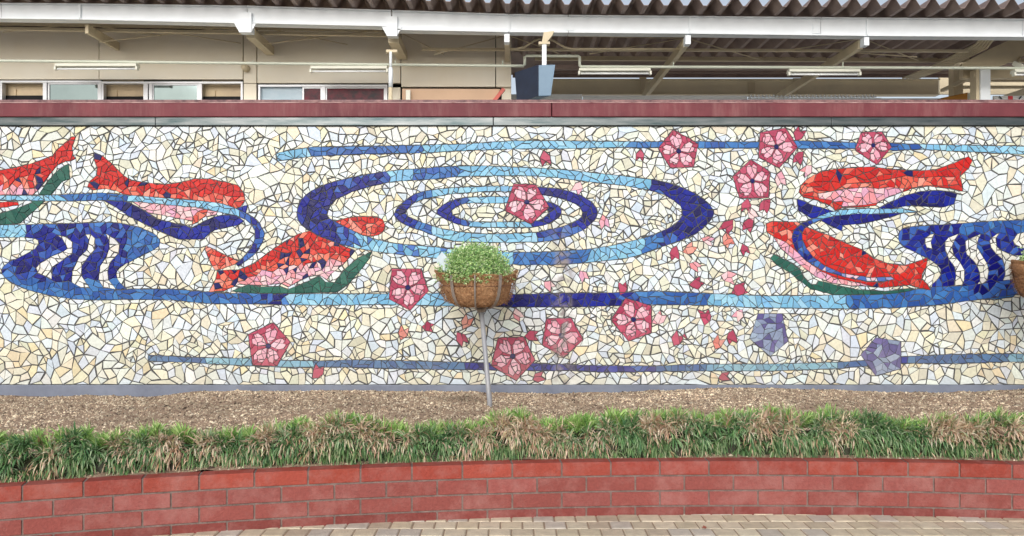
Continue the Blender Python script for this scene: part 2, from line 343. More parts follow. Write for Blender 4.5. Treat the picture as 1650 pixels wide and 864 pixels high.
# fourth fish
part('fish4', 'fish_motif', 'red and pink fish nearest the upper right corner, facing left'); part('navy4', 'fish_shadow', 'navy shadow under the upper right fish')
reg('navy4', Z9([(205, 492), (230, 500), (300, 530), (400, 560), (440, 572), (350, 605), (290, 610), (210, 560)]), 'navy', 8, .5, sm=0)
reg('navy4', Z9([(680, 556), (760, 515), (850, 472), (950, 446), (1050, 440), (1130, 448), (1170, 460), (1155, 520), (1100, 540), (1000, 540), (900, 530), (800, 545), (700, 560)]), 'navy', 8, .5, sm=0)
reg('navy4', Z9([(330, 605), (400, 585), (500, 575), (700, 572), (870, 568), (760, 605), (600, 640), (480, 652), (475, 685), (400, 650), (350, 625)]), 'navy', 8, .5, sm=0)
reg('fish4', Z9([(260, 375), (350, 325), (480, 305), (650, 297), (780, 312), (950, 320), (1040, 315), (1150, 275), (1240, 235), (1265, 260), (1240, 310), (1190, 355), (1200, 400), (1205, 445), (1130, 428), (1000, 415), (900, 428), (840, 450), (760, 478), (700, 505), (680, 530), (600, 540), (480, 545), (440, 560), (400, 530), (330, 500), (240, 480), (215, 450), (225, 410)]), lambda x, y: 'dot' if random.random() < .02 else ('coral' if random.random() < .05 else 'red'), 8, sm=0)
reg('fish4', Z9([(225, 410), (270, 400), (330, 440), (420, 450), (500, 400), (620, 395), (730, 380), (800, 365), (870, 350), (940, 365), (1060, 355), (1160, 360), (1180, 405), (1120, 412), (960, 412), (900, 425), (800, 440), (700, 470), (500, 470), (330, 480), (230, 470)]), lambda x, y: 'coral', 7, sm=0)
reg('fish4', Z9([(330, 460), (500, 430), (620, 420), (700, 430), (760, 420), (850, 430), (840, 452), (760, 478), (690, 515), (600, 530), (480, 540), (440, 520), (420, 500), (340, 490)]), 'pink', 7.5, sm=0)
reg('fish4', Z9([(415, 510), (485, 505), (465, 550), (430, 558)]), 'red', 8, sm=0)
# fifth fish
part('fish5', 'fish_motif', 'red fish above the stream at lower right, crossed by a navy loop'); part('green5', 'fish_shadow', 'dark green shadow under the lower right fish')
reg('green5', Za([(60, 35), (100, 55), (160, 85), (210, 120), (235, 170), (280, 212), (300, 215), (320, 190), (350, 195), (430, 217), (540, 240), (700, 250), (850, 232), (880, 240), (820, 255), (700, 268), (540, 270), (400, 270), (330, 250), (270, 235), (220, 195), (150, 140), (80, 100), (40, 60)]), 'green', 9, .4, sm=0)
def f5pal(x, y):
    c_ = np.interp(x, [1235, 1290, 1340, 1400, 1500], [368, 392, 416, 432, 440])
    if abs(y - c_) < 9 and random.random() < .6 or random.random() < .12: return 'coral'
    return 'dot' if random.random() < .02 else 'red'
reg('fish5', [(1235, 360), (1246, 357), (1286, 358), (1304.5, 368), (1336.5, 380), (1363, 392), (1389.7, 403), (1408, 416.7), (1430, 425), (1458, 427.8), (1480, 420.8), (1494, 415), (1494, 425), (1485.5, 441.7), (1485.5, 450), (1494, 458), (1499.4, 468), (1480, 464), (1466, 459.7), (1447, 461), (1424, 464), (1397, 461), (1369, 457), (1341, 448.6), (1322, 441.7), (1302, 429), (1280, 414), (1264.6, 403), (1246, 381.6), (1235, 373.7)], f5pal, 6.5, sm=0)
reg('fish5', [(1246, 382), (1266, 390), (1286, 408), (1300, 421), (1322, 437), (1350, 449), (1385, 456), (1402, 461), (1372, 461), (1340, 456), (1316, 447), (1297, 433), (1277, 417), (1258, 400)], 'pink', 7, sm=0)
part('ribbon2', 'ribbon_band', 'looping navy and pale blue ribbon crossing the two right fish')
reg('ribbon2', [(1485, 343), (1456, 336.4), (1403, 336), (1358, 338), (1336.5, 342), (1318, 349), (1307, 354), (1291, 360), (1279, 371), (1276, 384), (1280, 400), (1291, 413.6), (1299.4, 421), (1324.4, 436), (1363, 447), (1396.7, 454), (1424.4, 454), (1441, 450), (1435.6, 446), (1402, 447.6), (1385.6, 444.8), (1355, 440), (1330, 429), (1310.6, 415), (1299, 400), (1293, 387), (1292.5, 376), (1296.5, 368), (1310, 360), (1326, 353), (1344.5, 348), (1379, 345), (1416, 345), (1456, 343)],
    lambda x, y: ('light' if y < 352 and x > 1318 else 'navy' if y < 393 and x < 1312 else 'midnavy' if x < 1320 else 'lavmid'), 6.5, .6, sm=0)
# blossoms
def blossom(key, label, corners, tilt=0, col='rose', pc='petal', cen='dot'):
    part(key, 'blossom_motif', label)
    if col == 'purplav':
        reg(key, corners, col, 7.5, .4, sm=0); return
    cx = sum(p[0] for p in corners) / 5; cy = sum(p[1] for p in corners) / 5
    reg(key, corners, col, 10, .4, sm=0)
    for i in range(5):
        a = corners[i]; dx, dy = a[0] - cx, a[1] - cy; L = math.hypot(dx, dy); dx /= L; dy /= L; nx, ny = -dy, dx
        L *= .80; wd = L * (.31 + .06 * random.random())
        P_ = lambda t, s_: (cx + dx * L * t + nx * wd * s_, cy + dy * L * t + ny * wd * s_)
        reg(key, [P_(.14, -.14), P_(.5, -.85), P_(.82, -.92), P_(.96, -.35), P_(.84, 0), P_(1.0, .4), P_(.82, .92), P_(.5, .85), P_(.14, .14)], pc, 6.6, .55, sm=0, rs=6.5)
    if cen: reg(key, [(cx + 4.6 * math.cos(t), cy + 4.6 * math.sin(t)) for t in [i * 1.0472 + .3 for i in range(6)]], cen, 9, .3, sm=0)
bl = [('b1', 'rose blossom above the low stream, leftmost of all the blossoms', Z4([(435, 432), (533, 545), (455, 685), (313, 680), (289, 500)])),
      ('b2', 'rose blossom just left of the central hanging basket', Z4([(1120, 120), (1290, 120), (1335, 250), (1225, 362), (1105, 295)])),
      ('b3', 'rose blossom lying over the innermost ripple ring', Z5([(705, 400), (840, 405), (920, 540), (810, 645), (650, 560)])),
      ('b4', 'rose blossom over the lowest stream right of the basket pole', Z6([(585, 520), (735, 515), (800, 650), (690, 770), (545, 680)])),
      ('b5', 'rose blossom stained by the grey streak', Z6([(865, 408), (1010, 405), (1080, 530), (965, 635), (840, 560)])),
      ('b6', 'rose blossom touching the underside of the long stream', Z6([(1325, 290), (1475, 335), (1475, 490), (1340, 540), (1240, 415)])),
      ('b7', 'rose blossom on the top stream above the right tip of the big ring', Z7([(470, 70), (620, 160), (590, 300), (450, 302), (378, 185)])),
      ('b8', 'rose blossom on the top stream, middle of three up there', Z7([(995, 90), (1150, 62), (1222, 180), (1110, 305), (985, 240)])),
      ('b9', 'rose blossom just below the top stream with falling petals under it', Z7([(940, 252), (1055, 330), (1045, 485), (870, 487), (828, 355)])),
      ('b10', 'rose blossom directly above the upper right fish', Z9([(590, 88), (720, 85), (775, 180), (685, 285), (555, 195)]))]
for k_, l_, c_ in bl: blossom(k_, l_, c_)
blossom('b11', 'purple blossom beneath the long stream', Z8([(940, 380), (1080, 380), (1115, 540), (1010, 628), (893, 525)]), 0, 'purplav')
blossom('b12', 'purple blossom breaking the lowest stream', Za([(650, 520), (797, 540), (797, 700), (650, 740), (565, 620)]), 0, 'purplav')
for i, (x, y, s_, a, c) in enumerate([(878, 255, 13, 80, 'rose'), (1031, 250, 10, 100, 'rose'), (1287, 216, 13, -60, 'rose'), (1287, 254, 12, 120, 'rose'), (1202, 331, 12, 100, 'rose'), (1233, 331, 13, 120, 'rose'), (1172, 364, 14, 130, 'rose'), (1206, 362, 13, 120, 'rose'),
        (1087, 408, 12, 95, 'rose'), (1199, 402, 10, 70, 'rose'), (690, 527, 11, 10, 'rose'), (743, 546, 13, 60, 'rose'), (857, 541, 13, 0, 'rose'), (868, 608, 12, -20, 'rose'), (1003, 465, 11, -80, 'rose'), (1122, 457, 12, -20, 'rose'), (1191, 467, 15, -20, 'rose'),
        (1137, 512, 13, -90, 'rose'), (1091, 546, 14, -60, 'rose'), (1179, 543, 12, 90, 'rose'), (1167, 607, 11, -10, 'rose'), (512, 600, 13, -60, 'rose'),
        (650, 537, 12, -70, 'coral'), (752, 520, 13, -60, 'coral'), (1111, 402, 12, -30, 'coral'), (1172, 387, 13, 70, 'coral'), (1157, 552, 13, -60, 'coral'), (931, 303, 12, 120, 'pink'), (973, 358, 12, 80, 'pink'), (1140, 388, 11, 20, 'pink'),
        (1120, 429, 11, 30, 'pink'), (1174, 446, 14, 15, 'pink'), (1062, 514, 13, -40, 'pink'), (1190, 508, 12, 130, 'pink'), (885, 460, 11, 40, 'pink'), (940, 445, 11, 60, 'pink'), (834, 507, 11, 60, 'pink'), (1257, 288, 13, 90, 'pink'), (1300, 275, 12, 140, 'pink'), (1212, 345, 11, 60, 'pink')]):
    part('p%d' % i, 'petal_motif')
    A = R(a); s_ = s_ * .9; c = 'corals' if c == 'coral' else c; sh = random.choice([[(-1.1, 0), (-.2, -.75), (1.05, -.7), (.45, -.05), (1.1, .55), (-.1, .7)], [(-1.1, -.2), (0, -.7), (.9, -.8), (.6, -.1), (1.15, .35), (.2, .75), (-.6, .5)], [(-1, .1), (-.3, -.7), (.95, -.6), (.4, 0), (.9, .7), (-.4, .65)]])
    reg('p%d' % i, [(x + s_ * (px * math.cos(A) - py * math.sin(A)), y + s_ * (px * math.sin(A) + py * math.cos(A))) for px, py in sh], c, 11 if c == 'rose' else 8, .45, sm=0, rs=9)

# ------------------------------------------------------------------ mosaic tessellation
def inpoly(px, py, poly):
    ins = np.zeros(px.shape, bool); n = len(poly)
    for i in range(n):
        x1, y1 = poly[i]; x2, y2 = poly[(i + 1) % n]
        if y1 == y2: continue
        c = ((y1 > py) != (y2 > py)) & (px < (x2 - x1) * (py - y1) / (y2 - y1) + x1)
        ins ^= c
    return ins
SS = 2
LW, LH = int((U1 - U0) * SS), int((V1 - V0) * SS) + 1
lab = np.zeros((LH, LW), np.int32)
for ri, rg in enumerate(regions):
    xs = [p[0] for p in rg['poly']]; ys = [p[1] for p in rg['poly']]
    a0 = max(0, int((min(xs) - U0) * SS) - 1); a1 = min(LW, int((max(xs) - U0) * SS) + 2)
    b0 = max(0, int((min(ys) - V0) * SS) - 1); b1 = min(LH, int((max(ys) - V0) * SS) + 2)
    if a1 <= a0 or b1 <= b0: continue
    gx, gy = np.meshgrid(U0 + (np.arange(a0, a1) + .5) / SS, V0 + (np.arange(b0, b1) + .5) / SS)
    m_ = inpoly(gx, gy, rg['poly'])
    if rg['hole']: m_ &= ~inpoly(gx, gy, rg['hole'])
    lab[b0:b1, a0:a1][m_] = ri + 1
def lb(x, y):
    i = int((y - V0) * SS); j = int((x - U0) * SS)
    return lab[min(max(i, 0), LH - 1), min(max(j, 0), LW - 1)]
# distance (coarse) from figures, for the size of the background tiles
dist = np.where(lab > 0, 0., 99.)
for sh in (1, 2, 4, 8, 16, 32):
    for ax in (0, 1):
        for sg in (-1, 1):
            t = np.roll(dist, sg * sh, ax) + sh / SS
            dist = np.minimum(dist, t)
def spacing(x, y, L):
    if L: return regions[L - 1]['r'] * 1.12
    i = min(max(int((y - V0) * SS), 0), LH - 1); j = min(max(int((x - U0) * SS), 0), LW - 1)
    base = 6.4 + 9.6 * float(vnoise(x / 26, y / 24, 3)) ** 1.3
    if 940 < x < 1290 and 300 < y < 560: base *= .84
    if y > 596 or y < 216: base = max(base, 11.5)
    return min(base, 5.6 + .42 * float(dist[i, j]))
pts = []; edges = []; key = {}
def addp(x, y):
    k_ = (round(x, 1), round(y, 1))
    if k_ not in key: key[k_] = len(pts); pts.append((x, y))
    return key[k_]
def resample(poly, step):
    # keep corners, split long sides
    out = []
    n = len(poly); acc = 0
    last = None
    for i in range(n):
        a = poly[i]; b = poly[(i + 1) % n]
        L = math.hypot(b[0] - a[0], b[1] - a[1])
        if last is None or math.hypot(a[0] - last[0], a[1] - last[1]) > step * .55:
            out.append(a); last = a
        k_ = int(L // (step * 1.15))
        for j in range(1, k_ + 1):
            if k_ + 1 > 1:
                t = (j + random.uniform(-.2, .2)) / (k_ + 1); q = (a[0] + (b[0] - a[0]) * t, a[1] + (b[1] - a[1]) * t)
                out.append(q); last = q
    return out
for rg in regions:
    for pl in ([rg['poly']] + ([rg['hole']] if rg['hole'] else [])):
        q = resample(pl, rg.get('rs') or rg['r'] * 1.3)
        q = [(min(max(x, U0), U1), min(max(y, V0), V1)) for x, y in q]
        for i in range(len(q)):
            a = q[i]; b = q[(i + 1) % len(q)]; L = math.hypot(b[0] - a[0], b[1] - a[1])
            if L < .3: continue
            mx_, my_ = (a[0] + b[0]) / 2, (a[1] + b[1]) / 2; nx, ny = -(b[1] - a[1]) / L, (b[0] - a[0]) / L
            if lb(mx_ + nx * 1.4, my_ + ny * 1.4) == lb(mx_ - nx * 1.4, my_ - ny * 1.4): continue
            ia, ib = addp(*a), addp(*b)
            if ia != ib: edges.append((ia, ib))
x = U0; bp_ = []
while x < U1: bp_.append(x); x += random.uniform(13, 24)
bp_.append(U1)
for vv_ in (V0, V1):
    ids = [addp(x, vv_) for x in bp_ ]
    edges += list(zip(ids[:-1], ids[1:]))
    bp_ = [bp_[0]] + [x + random.uniform(-4, 4) for x in bp_[1:-1]] + [bp_[-1]]
edges += [(addp(U0, V0), addp(U0, V1)), (addp(U1, V0), addp(U1, V1))]
# scattered points, variable spacing
CELL = 8.0; grid = {}
def gput(i):
    x, y = pts[i]; grid.setdefault((int(x // CELL), int(y // CELL)), []).append(i)
nb = len(pts)
for i in range(nb): gput(i)
def ok(x, y, s_):
    rr = int(s_ // CELL) + 1; cx, cy = int(x // CELL), int(y // CELL)
    for a in range(cx - rr, cx + rr + 1):
        for b in range(cy - rr, cy + rr + 1):
            for i in grid.get((a, b), ()):
                d = (pts[i][0] - x) ** 2 + (pts[i][1] - y) ** 2
                lim = s_ if i >= nb else s_ * .66
                if d < lim * lim: return False
    return True
for tr in range(230000):
    x = random.uniform(U0 + 3, U1 - 3); y = random.uniform(V0 + 3, V1 - 3); L = lb(x, y)
    s_ = spacing(x, y, L) * random.uniform(.85, 1.25)
    if ok(x, y, s_):
        i = len(pts); pts.append((x, y)); gput(i)
ov, oe, of, _a, _b, _c = delaunay_2d_cdt([Vector(p) for p in pts], edges, [], 0, 1e-3)
V = [(v.x, v.y) for v in ov]; T = [list(f) for f in of]
def area(p):
    return .5 * sum(V[p[i]][0] * V[p[(i + 1) % len(p)]][1] - V[p[(i + 1) % len(p)]][0] * V[p[i]][1] for i in range(len(p)))
T = [t if area(t) > 0 else t[::-1] for t in T]
TL = [lb(sum(V[i][0] for i in t) / 3, sum(V[i][1] for i in t) / 3) for t in T]
owner = list(range(len(T))); P = {i: t for i, t in enumerate(T)}; PA = {i: area(t) for i, t in enumerate(T)}
emap = {}
for i, t in enumerate(T):
    for j in range(3):
        a, b = t[j], t[(j + 1) % 3]; emap.setdefault((min(a, b), max(a, b)), []).append(i)
def find(i):
    while owner[i] != i: i = owner[i]
    return i
def convex(p, tol):
    n = len(p)
    for i in range(n):
        a = V[p[i - 1]]; b = V[p[i]]; c = V[p[(i + 1) % n]]
        ux, uy = b[0] - a[0], b[1] - a[1]; wx, wy = c[0] - b[0], c[1] - b[1]
        if math.atan2(ux * wy - uy * wx, ux * wx + uy * wy) < tol: return False
    return True
es = [(math.hypot(V[e[0]][0] - V[e[1]][0], V[e[0]][1] - V[e[1]][1]) * random.uniform(.55, 1.45), e, fs) for e, fs in emap.items() if len(fs) == 2 and TL[fs[0]] == TL[fs[1]]]
es.sort(reverse=True)
for _l, e, fs in es:
    i, j = find(fs[0]), find(fs[1])
    if i == j: continue
    L = TL[fs[0]]
    mx_ = (V[e[0]][0] + V[e[1]][0]) / 2; my_ = (V[e[0]][1] + V[e[1]][1]) / 2
    s_ = spacing(mx_, my_, L)
    if PA[i] + PA[j] > s_ * s_ * random.uniform(.9, 2.7): continue
    p, q = P[i], P[j]
    common = set(p) & set(q)
    if len(common) != 2: continue
    a, b = e
    # rotate p so that it ends with edge a->b
    n = len(p)
    k_ = next((k_ for k_ in range(n) if {p[k_], p[(k_ + 1) % n]} == {a, b}), None)
    if k_ is None: continue
    p2 = p[k_ + 1:] + p[:k_ + 1]       # starts at second vertex of edge, ends at first
    m = len(q)
    h = next((h for h in range(m) if {q[h], q[(h + 1) % m]} == {a, b}), None)
    if h is None: continue
    q2 = q[h + 1:] + q[:h + 1]
    if p2[0] != q2[-1] or p2[-1] != q2[0]: continue
    new = p2 + q2[1:-1]
    if len(new) > 7 or not convex(new, -.06): continue
    owner[j] = i; P[i] = new; PA[i] = PA[i] + PA[j]; del P[j]
def inset(poly, g0, var=0):
    n = len(poly); out = list(poly)
    for i in range(n):
        g = g0 * random.uniform(1 - var, 1 + var * 1.5)
        a = poly[i]; b = poly[(i + 1) % n]; L = math.hypot(b[0] - a[0], b[1] - a[1])
        if L < .05: continue
        nx, ny = -(b[1] - a[1]) / L, (b[0] - a[0]) / L
        f = lambda p: (p[0] - a[0]) * nx + (p[1] - a[1]) * ny - g
        res = []
        for k_ in range(len(out)):
            p, q = out[k_], out[(k_ + 1) % len(out)]; fp, fq = f(p), f(q)
            if fp >= 0: res.append(p)
            if (fp >= 0) != (fq >= 0):
                t = fp / (fp - fq); res.append((p[0] + (q[0] - p[0]) * t, p[1] + (q[1] - p[1]) * t))
        out = res
        if len(out) < 3: return None
    cl = [out[0]]
    for p in out[1:]:
        if math.hypot(p[0] - cl[-1][0], p[1] - cl[-1][1]) > .25: cl.append(p)
    if math.hypot(cl[0][0] - cl[-1][0], cl[0][1] - cl[-1][1]) < .25: cl.pop()
    return cl if len(cl) >= 3 else None

mosaic = thing('mosaic_wall', 'long low wall of broken tile mosaic with red fish, blue ripples and pink blossoms', 'wall', (0, DW, .4))
builders = {k: MB() for k in parts}
for i, p in P.items():
    L = TL[i]; poly = [V[k_] for k_ in p]
    cx = sum(q[0] for q in poly) / len(poly); cy = sum(q[1] for q in poly) / len(poly)
    if L == 0:
        pk, g = 'bg', random.uniform(.42, .86)
        warm = -.18 + .42 * float(vnoise(cx / 120, cy / 90, 9)) + (.30 if cy > 545 else 0) + (.14 if cx < 620 else 0) - (.3 if 960 < cx < 1420 and cy < 540 else 0)
        pal = 'bgc' if random.random() < warm else 'bgw'
    else:
        rg = regions[L - 1]; pk = rg['part']; g = rg['g'] * random.uniform(.6, 1.0); pal = rg['pal'](cx, cy)
    ar = PA[i]
    if ar < 5: continue
    q0 = inset(poly, g, .6)
    rot = random.gauss(0, .035)
    if q0: q0 = [(cx + (x - cx) - (y - cy) * rot, cy + (y - cy) + (x - cx) * rot) for x, y in q0]
    if not q0: continue
    q1 = inset(q0, .45) or q0
    if len(q1) < 3: continue
    c = random.choice(PAL[pal]); c = (c[0] * .90, c[1] * .935, c[2] * .965) if L == 0 else c; k_ = random.uniform(.9, 1.08)
    c = tuple(min(.86, max(.002, (ch ** (1.0 if L == 0 else 1.14)) * k_ * random.uniform(.97, 1.03))) * (.95 if L == 0 else .88) for ch in c)
    d0 = .004 + random.uniform(0, .0012); tx = random.gauss(0, .012); ty = random.gauss(0, .012)
    mb = builders[pk]; b0 = len(mb.v)
    sx = [(wp(x, y, d0 + (x - cx) * K * tx + (y - cy) * K * ty)) for x, y in q1]
    mb.v += sx; n1 = len(q1); mb.f.append(tuple(range(b0, b0 + n1))); mb.c.append(c)
    b1 = len(mb.v)
    mb.v += [wp(x, y, d0 - .0012 + (x - cx) * K * tx + (y - cy) * K * ty) for x, y in q0] + [wp(x, y, -.001) for x, y in q0]; n0 = len(q0)
    for k_ in range(n0):
        a = b1 + k_; b = b1 + (k_ + 1) % n0
        mb.f.append((a, a + n0, b + n0, b)); mb.c.append(tuple(ch * .8 for ch in c))
    # chamfer ring: bridge by nearest vertices
    if n0 == n1:
        # align
        o_ = min(range(n0), key=lambda s_: sum((q0[(k_ + s_) % n0][0] - q1[k_][0]) ** 2 + (q0[(k_ + s_) % n0][1] - q1[k_][1]) ** 2 for k_ in range(n0)))
        for k_ in range(n0):
            a = b0 + k_; b = b0 + (k_ + 1) % n0; a2 = b1 + (k_ + o_) % n0; b2 = b1 + (k_ + 1 + o_) % n0
            mb.f.append((a, a2, b2, b)); mb.c.append(c)
    else:
        mb.f.append(tuple(range(b1, b1 + n0))); mb.c.append(c)
def stain(n, l, tc, out, b):
    # grey lime streak that runs down the wall right of the basket, and a little general grime
    sep = n.new('ShaderNodeSeparateXYZ'); l.new(tc.outputs['Object'], sep.inputs[0])
    nz = n.new('ShaderNodeTexNoise'); nz.inputs['Scale'].default_value = 3.2; nz.inputs['Detail'].default_value = 7
    l.new(tc.outputs['Object'], nz.inputs['Vector'])
    def M(op, a, b_=None, c_=None):
        q = n.new('ShaderNodeMath'); q.operation = op
        for k_, s_ in enumerate((a, b_, c_)):
            if s_ is None: continue
            if isinstance(s_, (int, float)): q.inputs[k_].default_value = s_
            else: l.new(s_, q.inputs[k_])
        return q.outputs[0]
    xw = M('ADD', sep.outputs[0], M('MULTIPLY', M('SUBTRACT', nz.outputs['Fac'], .5), .22))
    d = M('ABSOLUTE', M('SUBTRACT', xw, (905 - 825) * K))
    m1 = n.new('ShaderNodeMapRange'); m1.interpolation_type = 'SMOOTHSTEP'
    m1.inputs[1].default_value = .13; m1.inputs[2].default_value = .0; m1.inputs[3].default_value = 0; m1.inputs[4].default_value = 1.0
    l.new(d, m1.inputs[0])
    m2 = n.new('ShaderNodeMapRange'); m2.inputs[1].default_value = EYE + (330 - 0) * 0 + (432 - 330) * K; m2.inputs[2].default_value = EYE + (432 - 420) * K
    m2.inputs[3].default_value = 0; m2.inputs[4].default_value = 1
    zz = n.new('ShaderNodeVectorMath'); zz.operation = 'ADD'; l.new(tc.outputs['Object'], zz.inputs[0]); zz.inputs[1].default_value = (0, 0, 0)
    l.new(sep.outputs[2], m2.inputs[0])
    n3 = n.new('ShaderNodeTexNoise'); n3.inputs['Scale'].default_value = 14; n3.inputs['Detail'].default_value = 6; l.new(tc.outputs['Object'], n3.inputs['Vector'])
    m3 = n.new('ShaderNodeMapRange'); m3.inputs[1].default_value = .42; m3.inputs[2].default_value = .6; l.new(n3.outputs['Fac'], m3.inputs[0])
    fac = M('MULTIPLY', M('MULTIPLY', m1.outputs[0], m2.outputs[0]), m3.outputs[0])
    mx = n.new('ShaderNodeMix'); mx.data_type = 'RGBA'; l.new(fac, mx.inputs[0]); l.new(out, mx.inputs[6]); mx.inputs[7].default_value = (.25, .22, .22, 1)
    # splashed soil near the foot
    m4 = n.new('ShaderNodeMapRange'); m4.inputs[1].default_value = EYE + (432 - 520) * K; m4.inputs[2].default_value = EYE + (432 - 622) * K; m4.inputs[3].default_value = 0; m4.inputs[4].default_value = .5
    l.new(sep.outputs[2], m4.inputs[0])
    n5 = n.new('ShaderNodeTexNoise'); n5.inputs['Scale'].default_value = 5; n5.inputs['Detail'].default_value = 8; l.new(tc.outputs['Object'], n5.inputs['Vector'])
    f5 = M('MULTIPLY', m4.outputs[0], n5.outputs['Fac'])
    my = n.new('ShaderNodeMix'); my.data_type = 'RGBA'; l.new(f5, my.inputs[0]); l.new(mx.outputs[2], my.inputs[6]); my.inputs[7].default_value = (.42, .38, .30, 1)
    rr = M('ADD', .22, M('MULTIPLY', n3.outputs['Fac'], .25)); l.new(rr, b.inputs['Roughness'])
    return my.outputs[2]
M_tile = attr_mat('glazed_tile', .3, .3, .25, 25, .10, 45, dirt=stain)
for k_, mb in builders.items():
    if not mb.f: continue
    o = mb.build(parts[k_][0], M_tile, mosaic)
    if parts[k_][1]: o['label'] = parts[k_][1]

M_grout = mat('grout', s2l((80, 80, 80)), .9, var=.25, scale=5, bump=.4, bscale=200)
M_granite = mat('red_granite', s2l((96, 46, 54)), .5, spec=.2, rgb2=s2l((126, 66, 72)), scale=2.5, bump=.1, bscale=250)
def streaks(m, col, amt):
    n = m.node_tree.nodes; l = m.node_tree.links; b = n['Principled BSDF']; src = b.inputs['Base Color'].links[0].from_socket
    tc = n.new('ShaderNodeTexCoord'); mp = n.new('ShaderNodeMapping'); mp.inputs['Scale'].default_value = (9, 9, 1.2); l.new(tc.outputs['Object'], mp.inputs[0])
    nz = n.new('ShaderNodeTexNoise'); nz.inputs['Scale'].default_value = 1.0; nz.inputs['Detail'].default_value = 9; nz.inputs['Roughness'].default_value = .75; l.new(mp.outputs[0], nz.inputs['Vector'])
    mr = n.new('ShaderNodeMapRange'); mr.inputs[1].default_value = .48; mr.inputs[2].default_value = .72; mr.inputs[4].default_value = amt; l.new(nz.outputs['Fac'], mr.inputs[0])
    mx = n.new('ShaderNodeMix'); mx.data_type = 'RGBA'; l.new(mr.outputs[0], mx.inputs[0]); l.new(src, mx.inputs[6]); mx.inputs[7].default_value = (*col, 1); l.new(mx.outputs[2], b.inputs['Base Color'])
streaks(M_granite, s2l((150, 110, 108)), .55)
M_granite2 = mat('red_granite_edge', s2l((78, 46, 52)), .5, rgb2=s2l((150, 112, 110)), scale=18, bump=.3)
M_steel = mat('stainless_trim', (.035, .055, .06), .25, 1, rgb2=(.15, .16, .165), scale=2.6, stretch=(1, 1, 9), bump=.03, bscale=9)  # two-tone blotches paint in the blurred reflections of the strip
M_base = mat('base_stone', s2l((98, 105, 122)), .5, rgb2=s2l((126, 134, 150)), scale=3, bump=.1)
M_conc = mat('concrete', s2l((190, 186, 178)), .85, var=.15, scale=3, bump=.3)
xl, xr = wp(U0 - 3, 0)[0], wp(U1 + 3, 0)[0]
def zv(v, D=DW): return EYE + (432 - v) * D / F
m = MB(); m.box((xl + .003, DW + .001, zv(621)), (xr - .003, DW + .05, zv(203))); m.build('grout_bed', M_grout, mosaic)
m = MB(); m.box((xl, DW + .051, .05), (xr, DW + .32, zv(188))); m.build('wall_body', M_conc, mosaic)
m = MB()
for a, b in ((U0 - 6, 888), (889.2, U1 + 6)):
    m.box((wp(a, 0)[0], DW - .05, zv(188, DW - .05)), (wp(b, 0)[0], DW + .36, zv(166, DW - .05)))
m.build('coping', M_granite, mosaic, bevel=.006)
m = MB(); m.box((wp(U0 - 6, 0)[0], DW - .0505, zv(165.9, DW - .05)), (wp(U1 + 6, 0)[0], DW - .036, zv(164.7, DW - .05))); m.build('arris_line', mat('pale_arris', s2l((118, 70, 74)), .8, rgb2=s2l((212, 186, 180)), scale=7, stretch=(1, 1, 3)), mosaic)  # pale strip drawn for the highlight and efflorescence along the coping's arris
m = MB(); m.box((wp(U0 - 6, 0)[0], DW - .035, zv(165.1, DW - .05)), (wp(U1 + 6, 0)[0], DW + .34, zv(160.5, DW - .035))); m.build('coping_cap', M_granite2, mosaic, bevel=.008)
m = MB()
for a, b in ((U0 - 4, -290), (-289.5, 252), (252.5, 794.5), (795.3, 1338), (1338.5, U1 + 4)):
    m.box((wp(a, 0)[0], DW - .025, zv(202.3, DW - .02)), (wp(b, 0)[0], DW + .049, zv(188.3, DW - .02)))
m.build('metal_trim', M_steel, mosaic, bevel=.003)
m = MB(); m.box((wp(U0 - 4, 0)[0], DW - .012, zv(204.2)), (wp(U1 + 4, 0)[0], DW + .0, zv(202.4))); m.build('trim_gasket', mat('dark_rubber', (.02, .022, .025), .6), mosaic)
m = MB(); m.box((wp(U0 - 4, 0)[0], DW - .03, .2), (wp(U1 + 4, 0)[0], DW + .049, zv(621, DW - .03))); m.build('base_trim', M_base, mosaic, bevel=.004)

# ------------------------------------------------------------------ ground
M_paver = attr_mat('paver', .85, .3, .5, 120, .12, 18)
m = MB(); g = 400
m.poly([(-g, -g, -.03), (g, -g, -.03), (g, g, -.03), (-g, g, -.03)])
o = m.build('ground', mat('concrete_ground', (.34, .33, .31), .9, var=.2, scale=2, bump=.3)); o['kind'] = 'structure'  # pale tone set to bounce fill light onto panels and undersides
CX, CR, CY = 1.4, 15.15, 4.9 - 15.15            # planter front: arc centred in front of it
def arc(s_, dr=0):                              # s_ metres along the arc from its middle
    a = s_ / CR; return (CX + (CR + dr) * math.sin(a), CY + (CR + dr) * math.cos(a))
